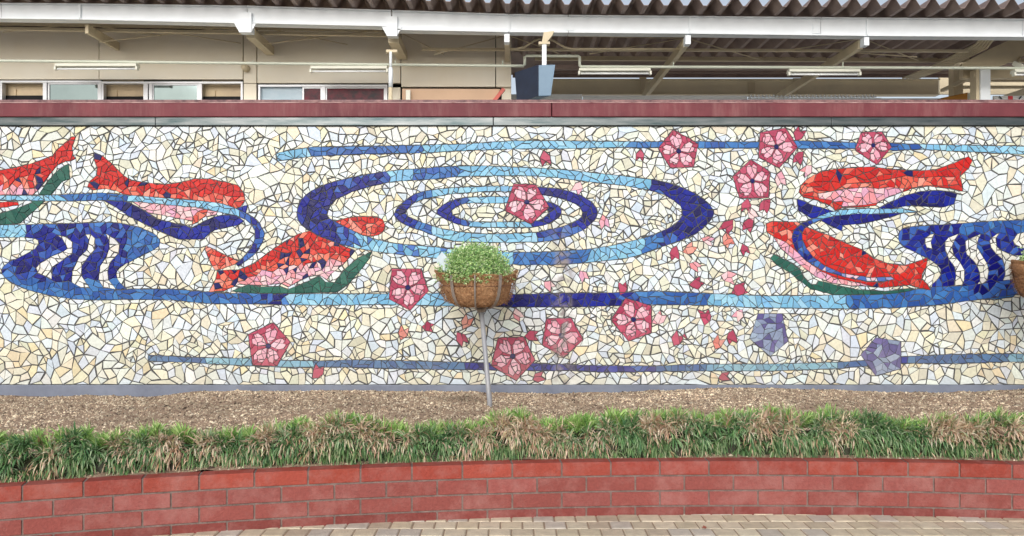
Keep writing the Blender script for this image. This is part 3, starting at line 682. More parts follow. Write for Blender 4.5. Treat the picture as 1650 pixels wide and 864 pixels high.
# sheet under the pavers (sand joints)
m = MB(); m.box((-9, -4, -.028), (9.5, 5.6, -.006)); o = m.build('pavement_bed', mat('joint_sand', s2l((150, 132, 112)), .95, var=.2, scale=30, bump=.5)); o['kind'] = 'structure'
m = MB(); pc = [s2l(c) for c in ((200, 188, 162), (206, 194, 170), (194, 182, 158), (190, 176, 154), (202, 190, 166), (192, 184, 170), (208, 198, 174))]
yy = 5.15; row = 0
while yy > 1.4:
    xx = -6.4 + (row % 2) * .064 + random.uniform(-.004, .004)
    while xx < 6.6:
        L_ = .128; z_ = random.uniform(-.0022, .0012); e_ = .0028 + random.uniform(0, .0014)
        if yy - .13 > CY + math.sqrt(max(0, CR ** 2 - (xx - CX) ** 2)) + .05: xx += L_; continue
        c = random.choice(pc); k_ = random.uniform(.9, 1.05); c = tuple(x * k_ for x in c)
        def q_(e): return [(xx + e, yy - .13 + e), (xx + L_ - e, yy - .13 + e), (xx + L_ - e, yy - e), (xx + e, yy - e)]
        i = len(m.v); m.v += [(x, y, -.02) for x, y in q_(e_)] + [(x, y, z_ - .005) for x, y in q_(e_)] + [(x, y, z_) for x, y in q_(e_ + .005)]
        for k_ in range(4):
            j = (k_ + 1) % 4
            m.f += [(i + k_, i + j, i + 4 + j, i + 4 + k_), (i + 4 + k_, i + 4 + j, i + 8 + j, i + 8 + k_)]; m.c += [c, c]
        m.f.append((i + 8, i + 9, i + 10, i + 11)); m.c.append(c)
        xx += L_
    yy -= .13; row += 1
o = m.build('pavement', M_paver); o['kind'] = 'structure'

# ------------------------------------------------------------------ brick planter
planter = thing('brick_planter', 'low curved retaining wall of long red bricks edging the flower bed', 'planter', (CX, 4.9, 0))
def brick_dirt(n, l, tc, out, b):
    nz = n.new('ShaderNodeTexNoise'); nz.inputs['Scale'].default_value = 6; nz.inputs['Detail'].default_value = 8; nz.inputs['Roughness'].default_value = .7
    l.new(tc.outputs['Object'], nz.inputs['Vector'])
    mr = n.new('ShaderNodeMapRange'); mr.inputs[1].default_value = .45; mr.inputs[2].default_value = .8; mr.inputs[4].default_value = .62; l.new(nz.outputs['Fac'], mr.inputs[0])
    mx = n.new('ShaderNodeMix'); mx.data_type = 'RGBA'; l.new(mr.outputs[0], mx.inputs[0]); l.new(out, mx.inputs[6]); mx.inputs[7].default_value = (*s2l((172, 128, 122)), 1)
    return mx.outputs[2]
M_brick = attr_mat('brick', .8, .3, .5, 90, .10, 55, dirt=brick_dirt)
m = MB(); z = .322; CH = .0925; th = .1
for c_ in range(4):
    zt = z - c_ * CH - (.0 if c_ == 0 else .0); zb = max(-.015, zt - CH + .0105)
    s_ = -8 + (.15 if c_ % 2 else 0)
    while s_ < 6.5:
        sg = 3; base = random.choice(((158, 71, 57), (154, 68, 56), (162, 75, 62), (152, 70, 60))) if c_ == 0 else random.choice(((148, 80, 74), (145, 77, 71), (151, 84, 79))) if c_ < 3 else (132, 66, 61)
        kb = random.uniform(.80, .93); c = tuple(x * kb for x in s2l(base))
        a, b = s_ + .0055, s_ + .3 - .0055; off = random.uniform(-.0015, .0015)
        lo = [arc(a, off), arc((a + b) / 2, off), arc(b, off), arc(b, th), arc((a + b) / 2, th), arc(a, th)]
        e_ = .003
        li = [arc(a + e_, off + e_), arc((a + b) / 2, off + e_), arc(b - e_, off + e_), arc(b - e_, th - e_), arc((a + b) / 2, th - e_), arc(a + e_, th - e_)]
        i = len(m.v); m.v += [(x, y, zb) for x, y in li] + [(x, y, zb + e_) for x, y in lo] + [(x, y, zt - e_) for x, y in lo] + [(x, y, zt) for x, y in li]
        for lev in range(3):
            for k_ in range(6):
                j = (k_ + 1) % 6; m.f.append((i + lev * 6 + k_, i + lev * 6 + j, i + (lev + 1) * 6 + j, i + (lev + 1) * 6 + k_)); m.c.append(c)
        m.f.append(tuple(i + 18 + k_ for k_ in range(6))); m.c.append(c)
        m.f.append(tuple(i + k_ for k_ in reversed(range(6)))); m.c.append(c)
        s_ += .3
m.build('brickwork', M_brick, planter)
m = MB(); n_ = 96
for k_ in range(n_):
    a, b = -8 + 14.5 * k_ / n_, -8 + 14.5 * (k_ + 1) / n_
    q = [arc(a, .006), arc(b, .006), arc(b, th - .006), arc(a, th - .006)]
    m.hexa([(x, y, -.02) for x, y in q], [(x, y, z - .004) for x, y in q])
m.build('mortar', mat('mortar', s2l((122, 106, 100)), .95, var=.35, scale=20, bump=.5, bscale=150), planter)

# ------------------------------------------------------------------ soil bed
def soil_z(x, y):
    u = x / y * F + 825; t = np.clip((y - (CY + np.sqrt(np.maximum(CR ** 2 - (x - CX) ** 2, 1))) - .1) / 1.9, 0, 1)
    wallz = EYE - (np.interp(u, [-400, 0, 240, 330, 600, 800, 900, 1000, 1150, 1350, 1500, 1650, 2100], [637, 637, 638, 630, 627, 633, 634, 629, 624, 628, 633, 627, 628]) - 432) * DW / F
    b = .312 + (wallz - .312) * (t ** .8)
    return b + (.030 * (vnoise(x * 2.2, y * 3, 1) - .5) + .020 * (vnoise(x * 9, y * 9, 2) - .5) + .010 * (vnoise(x * 26, y * 26, 4) - .5)) * (1 - .3 * t)
NX, NY = 620, 110
gx = np.linspace(-6.2, 6.8, NX); vs = []
for j in range(NY):
    t = j / (NY - 1)
    yf = CY + np.sqrt(CR ** 2 - (gx - CX) ** 2) + .095
    yy = yf + (DW - .028 - yf) * t
    vs.append(np.stack([gx, yy, soil_z(gx, yy)], 1))
vs = np.concatenate(vs); m = MB(); m.v = [tuple(p) for p in vs]
m.f = [(j * NX + i, j * NX + i + 1, (j + 1) * NX + i + 1, (j + 1) * NX + i) for j in range(NY - 1) for i in range(NX - 1)]
M_soil = mat('soil', s2l((128, 104, 86)), .95, rgb2=s2l((180, 156, 132)), scale=9, bump=.8, bscale=140)
o = m.build('soil_bed', M_soil, smooth=True); o['kind'] = 'structure'

def npmesh(name, verts, quads, cols, m_, smooth_=False):
    me = bpy.data.meshes.new(name); nv = len(verts); nf = len(quads); k_ = quads.shape[1]
    me.vertices.add(nv); me.vertices.foreach_set('co', verts.astype(np.float32).ravel())
    me.loops.add(nf * k_); me.loops.foreach_set('vertex_index', quads.astype(np.int32).ravel())
    me.polygons.add(nf); me.polygons.foreach_set('loop_start', np.arange(0, nf * k_, k_, dtype=np.int32))
    me.update(calc_edges=True)
    a = me.attributes.new('tint', 'FLOAT_COLOR', 'FACE'); a.data.foreach_set('color', np.concatenate([cols, np.ones((nf, 1))], 1).astype(np.float32).ravel())
    if smooth_: me.polygons.foreach_set('use_smooth', [True] * nf)
    me.materials.append(m_); o = bpy.data.objects.new(name, me); COL.objects.link(o); return o
# crumbly clods and bark bits
N = 70000
x = RN.uniform(-5.2, 5.4, N); yf = CY + np.sqrt(CR ** 2 - (x - CX) ** 2) + .10
t = RN.uniform(0, 1, N) ** .8; y = yf + (DW - .04 - yf) * t; z_ = soil_z(x, y)
sz = RN.uniform(.0035, .0095, N) * (1 + .9 * (RN.rand(N) < .10))
tet = np.array([[1, 0, -.35], [-.5, .87, -.35], [-.5, -.87, -.35], [0, 0, .9]])
ang = RN.uniform(0, 6.28, N); ca, sa = np.cos(ang), np.sin(ang); ax = RN.uniform(.5, 2.4, N)
vx = (tet[None, :, 0] * ca[:, None] * ax[:, None] - tet[None, :, 1] * sa[:, None] * .7) * sz[:, None] + x[:, None]
vy = (tet[None, :, 0] * sa[:, None] * ax[:, None] + tet[None, :, 1] * ca[:, None] * .7) * sz[:, None] + y[:, None]
vz = tet[None, :, 2] * sz[:, None] * .8 + z_[:, None] + .002
verts = np.stack([vx, vy, vz], 2).reshape(-1, 3)
tri = np.array([[0, 1, 3], [1, 2, 3], [2, 0, 3]]); fc = (tri[None] + (np.arange(N) * 4)[:, None, None]).reshape(-1, 3)
pal = np.array([s2l(c) for c in ((208, 192, 164), (186, 166, 140), (154, 132, 110), (104, 88, 76), (224, 210, 184), (166, 144, 122), (196, 178, 152))])
patch = vnoise(x * 1.7, y * 3, 5)
ci = np.clip((RN.randint(0, 7, N)), 0, 6); patch = .55 * patch + .45 * vnoise(x * 6, y * 11, 15); cc = pal[ci] * (.58 + 1.15 * patch)[:, None] * RN.uniform(.6, 1.35, N)[:, None]
basket_shade = np.exp(-((x + .42) / .22) ** 2 - ((y - 6.62) / .16) ** 2); cc = cc * (1 - .62 * basket_shade)[:, None]  # shade beneath the basket painted into the crumb colours
o = npmesh('soil_crumbs', verts, fc, np.repeat(cc, 3, 0), attr_mat('crumb', .95, .2, mott=.15, mscale=90))
tag(o, 'crumbly brown soil and bark bits covering the bed in front of the mosaic', 'soil', kind='stuff')

# ------------------------------------------------------------------ border grass
def grass():
    V_, Q_, C_ = [], [], []; nvt = 0
    def hgt(u):
        return np.interp(u, [-300, 0, 60, 120, 230, 330, 400, 430, 455, 480, 560, 600, 650, 690, 740, 800, 850, 873, 900, 940, 1250, 1400, 1500, 1600, 1700, 2200],
                        [.95, .86, .9, 1.0, 1.02, .97, .9, .80, .86, 1.0, 1.0, .94, .92, .93, .96, 1.04, 1.0, .76, .86, 1.0, 1.07, 1.0, 1.0, .96, .94, .97])
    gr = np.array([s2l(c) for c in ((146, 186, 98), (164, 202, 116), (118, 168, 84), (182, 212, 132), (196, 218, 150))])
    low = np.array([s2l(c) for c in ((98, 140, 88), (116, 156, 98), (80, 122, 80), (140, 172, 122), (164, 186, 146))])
    st_ = np.array([s2l(c) for c in ((232, 216, 186), (218, 196, 166), (236, 224, 200), (190, 154, 126), (220, 194, 172), (198, 190, 150), (208, 176, 154))])
    s_ = -6.6
    while s_ < 5.3:
        s_ += random.uniform(.0048, .0105)
        phi = random.uniform(-.5, 1.0) if random.random() < .75 else random.uniform(.3, 1.0)                     # -.5 back of the crest .. 0 top .. 1 foot of the front
        x0, y0 = arc(s_, .28); u = x0 / y0 * F + 825
        big = float(vnoise(s_ / .17 + .3 * math.sin(s_ * 5), .5, 21)); big = big * big * (3 - 2 * big); H = float(hgt(u)) * (.135 + .080 * big) + random.uniform(-.012, .012)
        A_ = phi * math.pi / 2
        bulge = 1 + .38 * (big - .5)
        dr = .285 - .135 * bulge * math.sin(A_) + random.uniform(-.015, .015)
        if phi > .55: dr = .285 - .135 * bulge * math.sin(.55 * math.pi / 2) - .012
        x0, y0 = arc(s_, dr)
        z0 = float(soil_z(np.array(x0), np.array(y0))); zc = z0 + H * max(0.05, math.cos(A_)) ** .8
        nx_, ny_ = (CX - x0) / CR, (CY - y0) / CR         # towards the path
        lat = -1.1 * (float(vnoise((s_ + .03) / .17 + .3 * math.sin(s_ * 5), .5, 21)) - float(vnoise((s_ - .03) / .17 + .3 * math.sin(s_ * 5), .5, 21)))
        nrm = np.array([nx_ * math.sin(A_) - ny_ * -lat, ny_ * math.sin(A_) + nx_ * -lat, math.cos(A_) + .08]); nrm /= np.linalg.norm(nrm)
        n = random.randint(40, 62)
        fr = phi > .3; d = nrm[None] * 1.0 + RN.normal(0, .68 if fr else .55, (n, 3)); d[:, 2] += .22 if fr else .18; d /= np.linalg.norm(d, axis=1)[:, None]
        L = RN.uniform(.055, .13, n) if fr else RN.uniform(.055, .12, n) * (1.05 if phi > 0 else .8); wd = RN.uniform(.0030, .0056, n)
        p = np.array([x0, y0, zc])[None] + RN.normal(0, .007, (n, 3)) - nrm[None] * .02
        droop = RN.uniform(.25, .8, n) * (.5 + .9 * max(0, phi)) * (1.35 if fr else 1); segs = 4; pts_ = [p.copy()]; dirs = d.copy()
        for k in range(segs):
            p = p + dirs * (L / segs)[:, None]; p[:, 2] = np.maximum(p[:, 2], z0 - .012)
            pts_.append(p.copy()); dirs = dirs + np.array([0, 0, -1.])[None] * (droop * (.45 + .3 * k))[:, None]; dirs /= np.linalg.norm(dirs, axis=1)[:, None]
        side = np.cross(d, RN.normal(0, 1, (n, 3)) * .5 + np.array([0, 0, 1.])); side /= (np.linalg.norm(side, axis=1)[:, None] + 1e-6)
        ws = [.7, 1, .95, .7, .12]
        vv = np.stack([np.stack([pts_[k] - side * (wd * ws[k])[:, None], pts_[k] + side * (wd * ws[k])[:, None]], 1) for k in range(segs + 1)], 1).reshape(-1, 3)
        idx = np.arange(n)[:, None] * (segs + 1) * 2 + nvt
        q = np.stack([np.stack([idx[:, 0] + 2 * k, idx[:, 0] + 2 * k + 1, idx[:, 0] + 2 * k + 3, idx[:, 0] + 2 * k + 2], 1) for k in range(segs)], 1).reshape(-1, 4)
        V_.append(vv); Q_.append(q); nvt += len(vv)
        pn = float(vnoise(s_ / .16, phi * 2.2 + 3, 8)); pn2 = float(vnoise(s_ / .7, 2, 31))
        dp = 0 if phi < .12 else (1.7 * (pn - .27) + .4 * (pn2 - .4)) * (1 if phi < .7 else .8)
        dp = min(.9, max(.05, dp * (.35 + 1.0 * math.exp(-((phi - .42) / .30) ** 2))))
        dry = RN.rand(n) < dp
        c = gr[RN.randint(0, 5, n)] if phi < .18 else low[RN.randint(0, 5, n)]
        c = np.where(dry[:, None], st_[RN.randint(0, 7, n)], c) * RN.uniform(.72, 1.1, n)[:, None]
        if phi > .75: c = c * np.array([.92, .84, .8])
        C_.append(np.repeat(c, segs, 0))
    # matted stems inside the row
    NS = 420; cv = []
    prof = [(-.9, .0), (-.8, .5), (-.4, .8), (0, .85), (.5, .75), (.82, .45), (.9, .0)]
    for i in range(NS + 1):
        s_ = -6.6 + 11.9 * i / NS; x0, y0 = arc(s_, .28); H = float(hgt(x0 / y0 * F + 825)) * .15
        for a_, b_ in prof:
            xx, yy = arc(s_, .285 - .13 * a_); cv.append((xx, yy, float(soil_z(np.array(xx), np.array(yy))) - .01 + H * b_))
    np_ = len(prof); cq = [[i * np_ + k + nvt, (i + 1) * np_ + k + nvt, (i + 1) * np_ + k + 1 + nvt, i * np_ + k + 1 + nvt] for i in range(NS) for k in range(np_ - 1)]
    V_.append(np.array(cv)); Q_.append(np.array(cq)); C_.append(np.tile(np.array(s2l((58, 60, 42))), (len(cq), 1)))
    return np.concatenate(V_), np.concatenate(Q_), np.concatenate(C_)
gv, gq, gc = grass()
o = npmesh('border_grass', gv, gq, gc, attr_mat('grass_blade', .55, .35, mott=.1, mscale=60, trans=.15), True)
tag(o, 'row of drooping mondo grass tufts, green on top and straw coloured on the front', 'grass', kind='stuff')

# ------------------------------------------------------------------ basket planters
M_coir = attr_mat('coir', .95, .15, .9, 160, .25, 60)
M_galv = mat('galvanised', s2l((128, 118, 110)), .6, .2, rgb2=s2l((160, 150, 142)), scale=25)
M_pole = mat('pole_steel', s2l((138, 140, 146)), .5, .2, rgb2=s2l((168, 170, 174)), scale=12, stretch=(1, 1, .3))
M_leafy = attr_mat('small_leaf', .55, .3, mott=.1, trans=.3)
M_tag = mat('white_plastic', (.52, .6, .64), .3, var=.05)
def basket(px_pole, py_pole, v_base, D, v_bot, v_rim, name_label, lean, plant_k, plant_label, seed, ctr_u):
    rs = random.Random(seed); rn = np.random.RandomState(seed)
    base = W(px_pole, v_base, D); c = W(ctr_u, v_rim, D); zb = W(0, v_bot, D).z; zr = c.z; H = zr - zb
    t = thing('basket_planter', name_label, 'planter', base, 'coir lined basket planters on poles')
    cx, cy = c.x, c.y; RT = .272
    # pole
    m = MB(); m.tube([base + Vector((0, 0, -.15)), base, Vector((base.x + (lean) * .9, D, zb + .0))], [.021, .021, .018], 14); m.build('pole', M_pole, t, smooth=True)
    m = MB(); m.tube([(base.x + lean * .88, D, zb - .03), (base.x + lean * .9, D, zb + .012)], [.03, .05], 14); m.build('collar', M_galv, t)
    # liner bowl: displaced lathe, thick, rolled ragged edge
    m = MB(); nu, nv_ = 90, 34; prof = []
    for k in range(nv_):
        q = k / (nv_ - 1); ang_ = q * math.pi / 2
        r = (.02 + (RT - .012) * math.sin(ang_) ** .46) ; zz = zb + .01 + (H) * (1 - math.cos(ang_)) ** 1.0
        prof.append((r, zz))
    lipn = 6
    for k in range(1, lipn + 1): prof.append((RT + .004 + .022 * math.sin(k / lipn * 2.9), zr + .012 + .022 * math.sin(k / lipn * 3.1) - .003 * k))
    prof += [(RT - .03, zr - .01), (RT - .05, zr - .06)]
    i0 = len(m.v); npf = len(prof)
    for a in range(nu):
        th_ = 2 * math.pi * a / nu
        for k, (r, zz) in enumerate(prof):
            nn = float(vnoise(a * .5 + 90 * (a > nu * .95) * 0, k * .55, seed)) - .5
            n2 = float(vnoise(math.cos(th_) * 3 + 9, math.sin(th_) * 3 + 4, seed + 3)) - .5
            lobes = max(0, math.cos(th_)) ** 6 + max(0, -math.cos(th_)) ** 6
            f = 1 + .045 * nn + (.05 * n2 if k > 20 else 0)
            rr_ = r * f; z2 = zz + (.05 * n2 if k >= nv_ - 4 else 0)
            if k >= nv_ - 5: rr_ += .05 * lobes * (.6 + .8 * n2); z2 += .022 * lobes
            m.v.append((cx + rr_ * math.cos(th_), cy + rr_ * math.sin(th_), z2))
    br = [s2l(q) for q in ((164, 124, 90), (180, 140, 104), (146, 106, 78), (126, 90, 70), (190, 152, 114))]
    for a in range(nu):
        b = (a + 1) % nu
        for k in range(npf - 1):
            m.f.append((i0 + a * npf + k, i0 + b * npf + k, i0 + b * npf + k + 1, i0 + a * npf + k + 1))
            cc_ = br[int(float(vnoise(a * .9, k * .8, seed + 5)) * 1.99)]; m.c.append(cc_)
    liner = m.build('coir_liner', M_coir, t, smooth=True)
    # fibres standing off the liner
    n = 5200; th_ = rn.uniform(0, 2 * math.pi, n); kk = rn.uniform(.2, 1, n) ** .7; an = kk * math.pi / 2
    rr_ = (.02 + (RT + .004) * np.sin(an) ** .46); zz = zb + .008 + H * (1 - np.cos(an)) ** 1.0
    edge = rn.rand(n) < .22
    lob = np.abs(np.cos(th_)) ** 4
    rr_ = np.where(edge, RT + .015 + .035 * lob * rn.rand(n), rr_); zz = np.where(edge, zr + rn.uniform(-.01, .035, n), zz)
    p = np.stack([cx + rr_ * np.cos(th_), cy + rr_ * np.sin(th_), zz], 1)
    d = np.stack([np.cos(th_) * .5, np.sin(th_) * .5, np.zeros(n)], 1) + rn.normal(0, .6, (n, 3)); d /= np.linalg.norm(d, axis=1)[:, None]
    L = rn.uniform(.012, .035, n)[:, None]; sdv = np.cross(d, rn.normal(0, 1, (n, 3))); sdv /= np.linalg.norm(sdv, axis=1)[:, None]; sdv *= .0011
    vv = np.stack([p - sdv, p + sdv, p + d * L + sdv * .4 + [0, 0, -.003], p + d * L - sdv * .4 + [0, 0, -.003]], 1).reshape(-1, 3) - np.array(base)
    fo = npmesh('coir_fibre', vv, (np.arange(n) * 4)[:, None] + np.arange(4)[None], np.array(br)[rn.randint(0, 5, n)] * rn.uniform(.6, 1.3, n)[:, None], M_coir); fo.parent = t
    # soil inside
    m = MB(); ring = [(cx + (RT - .04) * math.cos(2 * math.pi * a / 28), cy + (RT - .04) * math.sin(2 * math.pi * a / 28), zr - .03) for a in range(28)]; m.poly(ring); m.build('potting_soil', M_soil, t)
    # straps
    for j, a in enumerate((R(-91), R(-128), R(-52), R(90), R(128), R(52))):
        pr = []
        for k in range(13):
            q = k / 12; an_ = q * math.pi / 2
            r = .02 + (RT + .012) * math.sin(an_) ** .46; zz_ = zb - .004 + (H + .025) * (1 - math.cos(an_)) ** 1.0
            pr.append(Vector((cx + r * math.cos(a), cy + r * math.sin(a), zz_)))
        if j == 0:
            m = MB(); m.tube(pr, .007, 8); m.build('strap', M_galv, t, smooth=True)
        else:
            m = MB(); tg = Vector((-math.sin(a), math.cos(a), 0)) * .014
            for k in range(12):
                o1 = Vector((math.cos(a), math.sin(a), 0)) * .004
                m.hexa([pr[k] - tg, pr[k] + tg, pr[k] + tg + o1, pr[k] - tg + o1], [pr[k + 1] - tg, pr[k + 1] + tg, pr[k + 1] + tg + o1, pr[k + 1] - tg + o1])
            m.build('strap', M_galv, t)
    m = MB(); ring = [(cx + (RT + .004) * math.cos(2 * math.pi * a / 40), cy + (RT + .004) * math.sin(2 * math.pi * a / 40), zb + H * .74) for a in range(41)]
    m.tube(ring, .0035, 6, cap=False); m.build('wire_ring', mat('rusty_wire', s2l((120, 84, 72)), .7, .2), t, smooth=True)
    # hooked wire hanging down the front
    # plant
    pc_ = Vector((cx - .02, cy - .03, zr)); ps = bpy.data.objects.new('leafy_plant', None); COL.objects.link(ps); ps.location = pc_
    tag(ps, plant_label, 'plant', 'leafy plants growing in the baskets')
    n = int(4200); u_ = rn.uniform(-1, 1, n); th_ = rn.uniform(0, 2 * math.pi, n); rad = rn.uniform(.55, 1.03, n) ** .6
    lump = 1 + .42 * (vnoise(np.cos(th_) * 3 + 7, u_ * 3 + np.sin(th_) * 3, seed) - .5)
    ph = np.arccos(rn.uniform(-.22, 1, n)); rad = rad * lump
    X = .262 * plant_k * rad * np.sin(ph) * np.cos(th_); Y = .262 * plant_k * rad * np.sin(ph) * np.sin(th_); Zp = .245 * plant_k * rad * np.cos(ph) * .94 + .016
    sprig = 1 + .16 * (rn.rand(n) < .10) * rn.rand(n); X = X * sprig; Y = Y * sprig; Zp = Zp * sprig; cen = np.stack([X, Y, Zp], 1); out = cen / np.linalg.norm(cen, axis=1)[:, None]
    leaf = 6; lv = []; lc = []
    gpal = np.array([s2l(c) for c in ((196, 224, 150), (214, 234, 174), (176, 212, 136), (148, 194, 122), (226, 240, 196), (120, 172, 104))])
    for k in range(leaf):
        dd = out * .5 + rn.normal(0, .75, (n, 3)); dd /= np.linalg.norm(dd, axis=1)[:, None]
        L = rn.uniform(.010, .022, n)[:, None]; sdv = np.cross(dd, rn.normal(0, 1, (n, 3))); sdv /= np.linalg.norm(sdv, axis=1)[:, None]; wv = L * .26
        lv.append(np.stack([cen, cen + dd * L * .5 + sdv * wv, cen + dd * L, cen + dd * L * .5 - sdv * wv], 1))
        lc.append(gpal[rn.randint(0, 6, n)] * rn.uniform(.8, 1.2, n)[:, None] * rn.uniform(.8, 1.1, n)[:, None])
    vv = np.stack(lv, 1).reshape(-1, 3); q = (np.arange(n * leaf) * 4)[:, None] + np.arange(4)[None]
    lo = npmesh('foliage', vv, q, np.stack(lc, 1).reshape(-1, 3), M_leafy); lo.parent = ps
    m = MB()
    for k in range(70):
        a = rs.uniform(0, 6.28); r = rs.uniform(.3, .95); e_ = rs.uniform(.15, 1.35)
        tip = Vector((.225 * r * math.cos(a) * math.cos(e_) * plant_k, .20 * r * math.sin(a) * math.cos(e_) * plant_k, .15 * r * math.sin(e_) * plant_k + .03))
        m.tube([(tip.x * .2, tip.y * .2, -.03), (tip.x * .65, tip.y * .65, tip.z * .45), tuple(tip)], [.0022, .0018, .001], 4)
    so_ = m.build('stem', mat('stem', s2l((92, 120, 64)), .7), None); so_.parent = ps; so_.location = (0, 0, 0)
    return t, c
t1, c1 = basket(789, 0, 647, 6.42, 497, 447, 'coir basket planter on a grey pole in the middle of the bed', -.075, 1.02, 'pale green bushy plant with tiny leaves in the central basket', 3, 769)
t2, c2 = basket(1712, 0, 640, 6.42, 487, 432, 'coir basket planter cut by the right edge of the photo', -.03, .9, 'green bushy plant in the basket at the right edge', 8, 1700)
# label card stuck in the basket
m = MB(); a = W(700, 418, 6.2); pl = [W(701, 419, 6.36), W(712, 406, 6.36), W(726, 420, 6.3), W(724, 436, 6.26), W(716, 438, 6.26)]
m.prism(pl, (0, .002, 0)); o = m.build('plant_label', M_tag, None, origin=pl[3]); tag(o, 'white plastic plant label stuck in the left side of the basket', 'plant label')

# ------------------------------------------------------------------ station behind the wall
M_white = mat('white_paint', s2l((232, 238, 242)), .45, var=.05, scale=3)
M_beige = mat('beige_paint', s2l((208, 194, 164)), .6, var=.10, scale=3)
M_panel = mat('wall_panel', s2l((240, 230, 208)), .5, rgb2=s2l((244, 238, 222)), scale=1.2)
M_roof = mat('roof_sheet', s2l((122, 104, 100)), .6, .0, rgb2=s2l((156, 136, 124)), scale=3)
M_dark = mat('dark_gap', (.012, .011, .012), .9)
M_alu = mat('aluminium', s2l((206, 208, 212)), .4, .3, var=.05)
M_glass = mat('window_glass', (.17, .215, .215), .06, .85, var=.1, scale=1.5)
M_glassd = mat('tinted_glass', s2l((118, 30, 48)), .2, .0, rgb2=s2l((28, 24, 34)), scale=11, spec=.12)
M_lamp = mat('lamp_housing', s2l((226, 226, 212)), .5, var=.04)

# canopy line (fascia beam) : u, v_top, v_bottom, at 10 m
BT = [(-520, -2, 22), (0, 4.5, 30), (128, 5.5, 31.5), (397, 9, 37.5), (630, 16, 42.5), (631, 16, 48), (820, 22.5, 51.7), (916, 24, 52.6), (1112, 25.6, 54.3), (1324, 27.5, 57), (1398, 28.3, 58), (1650, 30, 59.5), (2260, 32, 62)]
D0 = 10.0
canopy = thing('platform_canopy', 'station platform canopy with white fascia beam and folded dark metal roof', 'canopy', (0, D0, 1.0))
for a, b in zip(BT[:-1], BT[1:]):
    if b[0] - a[0] < 3: continue
    ta, tb = W(a[0] + .4, a[1], D0), W(b[0] - .4, b[1], D0); ba, bb = W(a[0] + .4, a[2], D0), W(b[0] - .4, b[2], D0)
    m = MB()
    y3 = Vector((0, .012, 0)); m.prism([ba + Vector((0, .03, 0)), bb + Vector((0, .03, 0)), tb + Vector((0, .03, 0)), ta + Vector((0, .03, 0))], y3)
    e = Vector((0, 0, .014))
    m.prism([ba, bb, bb + e, ba + e], (0, .16, 0)); m.prism([ta - e, tb - e, tb, ta], (0, .16, 0))
    m.build('fascia_beam', M_white, canopy)
# stiffener plates & bolt plates
for u in (128, 820, 1112, 1398, 1880):
    t_ = np.interp(u, [q[0] for q in BT], [q[1] for q in BT]); b_ = np.interp(u, [q[0] for q in BT], [q[2] for q in BT])
    m = MB(); m.box(W(u - 1.4, t_ + 2, D0 - .0), W(u + 1.4, b_ - 2, D0) + Vector((0, .04, 0))); m.build('stiffener', M_white, canopy)
for u in (919, 1316):
    t_ = np.interp(u, [q[0] for q in BT], [q[1] for q in BT]); b_ = np.interp(u, [q[0] for q in BT], [q[2] for q in BT])
    m = MB(); m.box(W(u - 6, t_ + 4, D0) + Vector((0, .018, 0)), W(u + 6, b_ - 4, D0) + Vector((0, .028, 0)))
    for i in (-4, 4):
        for j in range(4):
            p = W(u + i, t_ + 7 + j * (b_ - t_ - 14) / 3, D0) + Vector((0, .012, 0)); m.box(p - Vector((.006, 0, .006)), p + Vector((.006, .01, .006)))
    m.build('splice_plate', M_white, canopy)
# folded-plate roof: sheet follows the beam's top line, folds run front to back
def ztop(x, D=D0):
    u = x / D0 * F + 825; return W(0, np.interp(u, [q[0] for q in BT], [q[1] for q in BT]), D0).z + .012
PT = .238
def roofsheet(y0, y1, xa, xb, dz=0.0):
    m = MB(); x = xa; th_ = .006
    while x < xb:
        prof = [(0, 0), (.055, 0), (.119 - .0, .135), (.119 + .0, .135), (.183, 0), (PT, 0)]
        prof = [(0, 0), (.05, 0), (.128, .118), (.16, .118), (PT, 0)]
        for (a, za), (b, zb_) in zip(prof[:-1], prof[1:]):
            z0, z1 = ztop(x + a) + za + dz, ztop(x + b) + zb_ + dz
            m.hexa([(x + a, y0, z0), (x + b, y0, z1), (x + b, y1, z1), (x + a, y1, z0)], [(x + a, y0, z0 + th_), (x + b, y0, z1 + th_), (x + b, y1, z1 + th_), (x + a, y1, z0 + th_)])
        x += PT
    return m
m = roofsheet(9.66, 12.05, -9.6, 11.6); m.build('roof', M_roof, canopy)
# rafters from the beam back over the platform
def rafter(u, vt, wpx, vb2, D2, box=None, dzr=0):
    p = W(u, vt, D0) + Vector((0, .17, 0)); q = Vector((p.x, D2, p.z + dzr))
    m = MB(); m.bar(p, q, wpx * D0 / F, .11); m.build('rafter', M_beige, canopy)
for u, vt, b, w_ in ((128, 40, None, 5), (397, 48, (383 + 2, 20, 405, 52), 14), (631, 56, (623, 26, 640, 58), 17), (817, 60, (812.5, 55, 821, 68), 8), (1109, 63, (1104.5, 57, 1113, 71), 8), (1396, 66, (1392.5, 60, 1400.5, 73), 8), (1880, 70, None, 8)):
    rafter(u, vt, w_, 0, 13.4 if u > 700 else 10.98)
    if b:
        a_, c_ = W(b[0], b[1], D0 - .02), W(b[2], b[3], D0 - .02)
        m = MB(); m.box(a_, c_ + Vector((0, .12, 0)))
        if u < 700:
            for s_ in (-1, 1):
                e = W(b[0] if s_ < 0 else b[2], b[3] - 1, D0); e2 = W((b[0] - 8) if s_ < 0 else (b[2] + 8), b[3] - 15, D0); e3 = W(b[0] if s_ < 0 else b[2], b[3] - 15, D0)
                tri_ = [e, e2, e3] if s_ < 0 else [e, e3, e2]
                m.prism(tri_, (0, .02, 0))
        m.build('bracket_box', M_white, canopy)
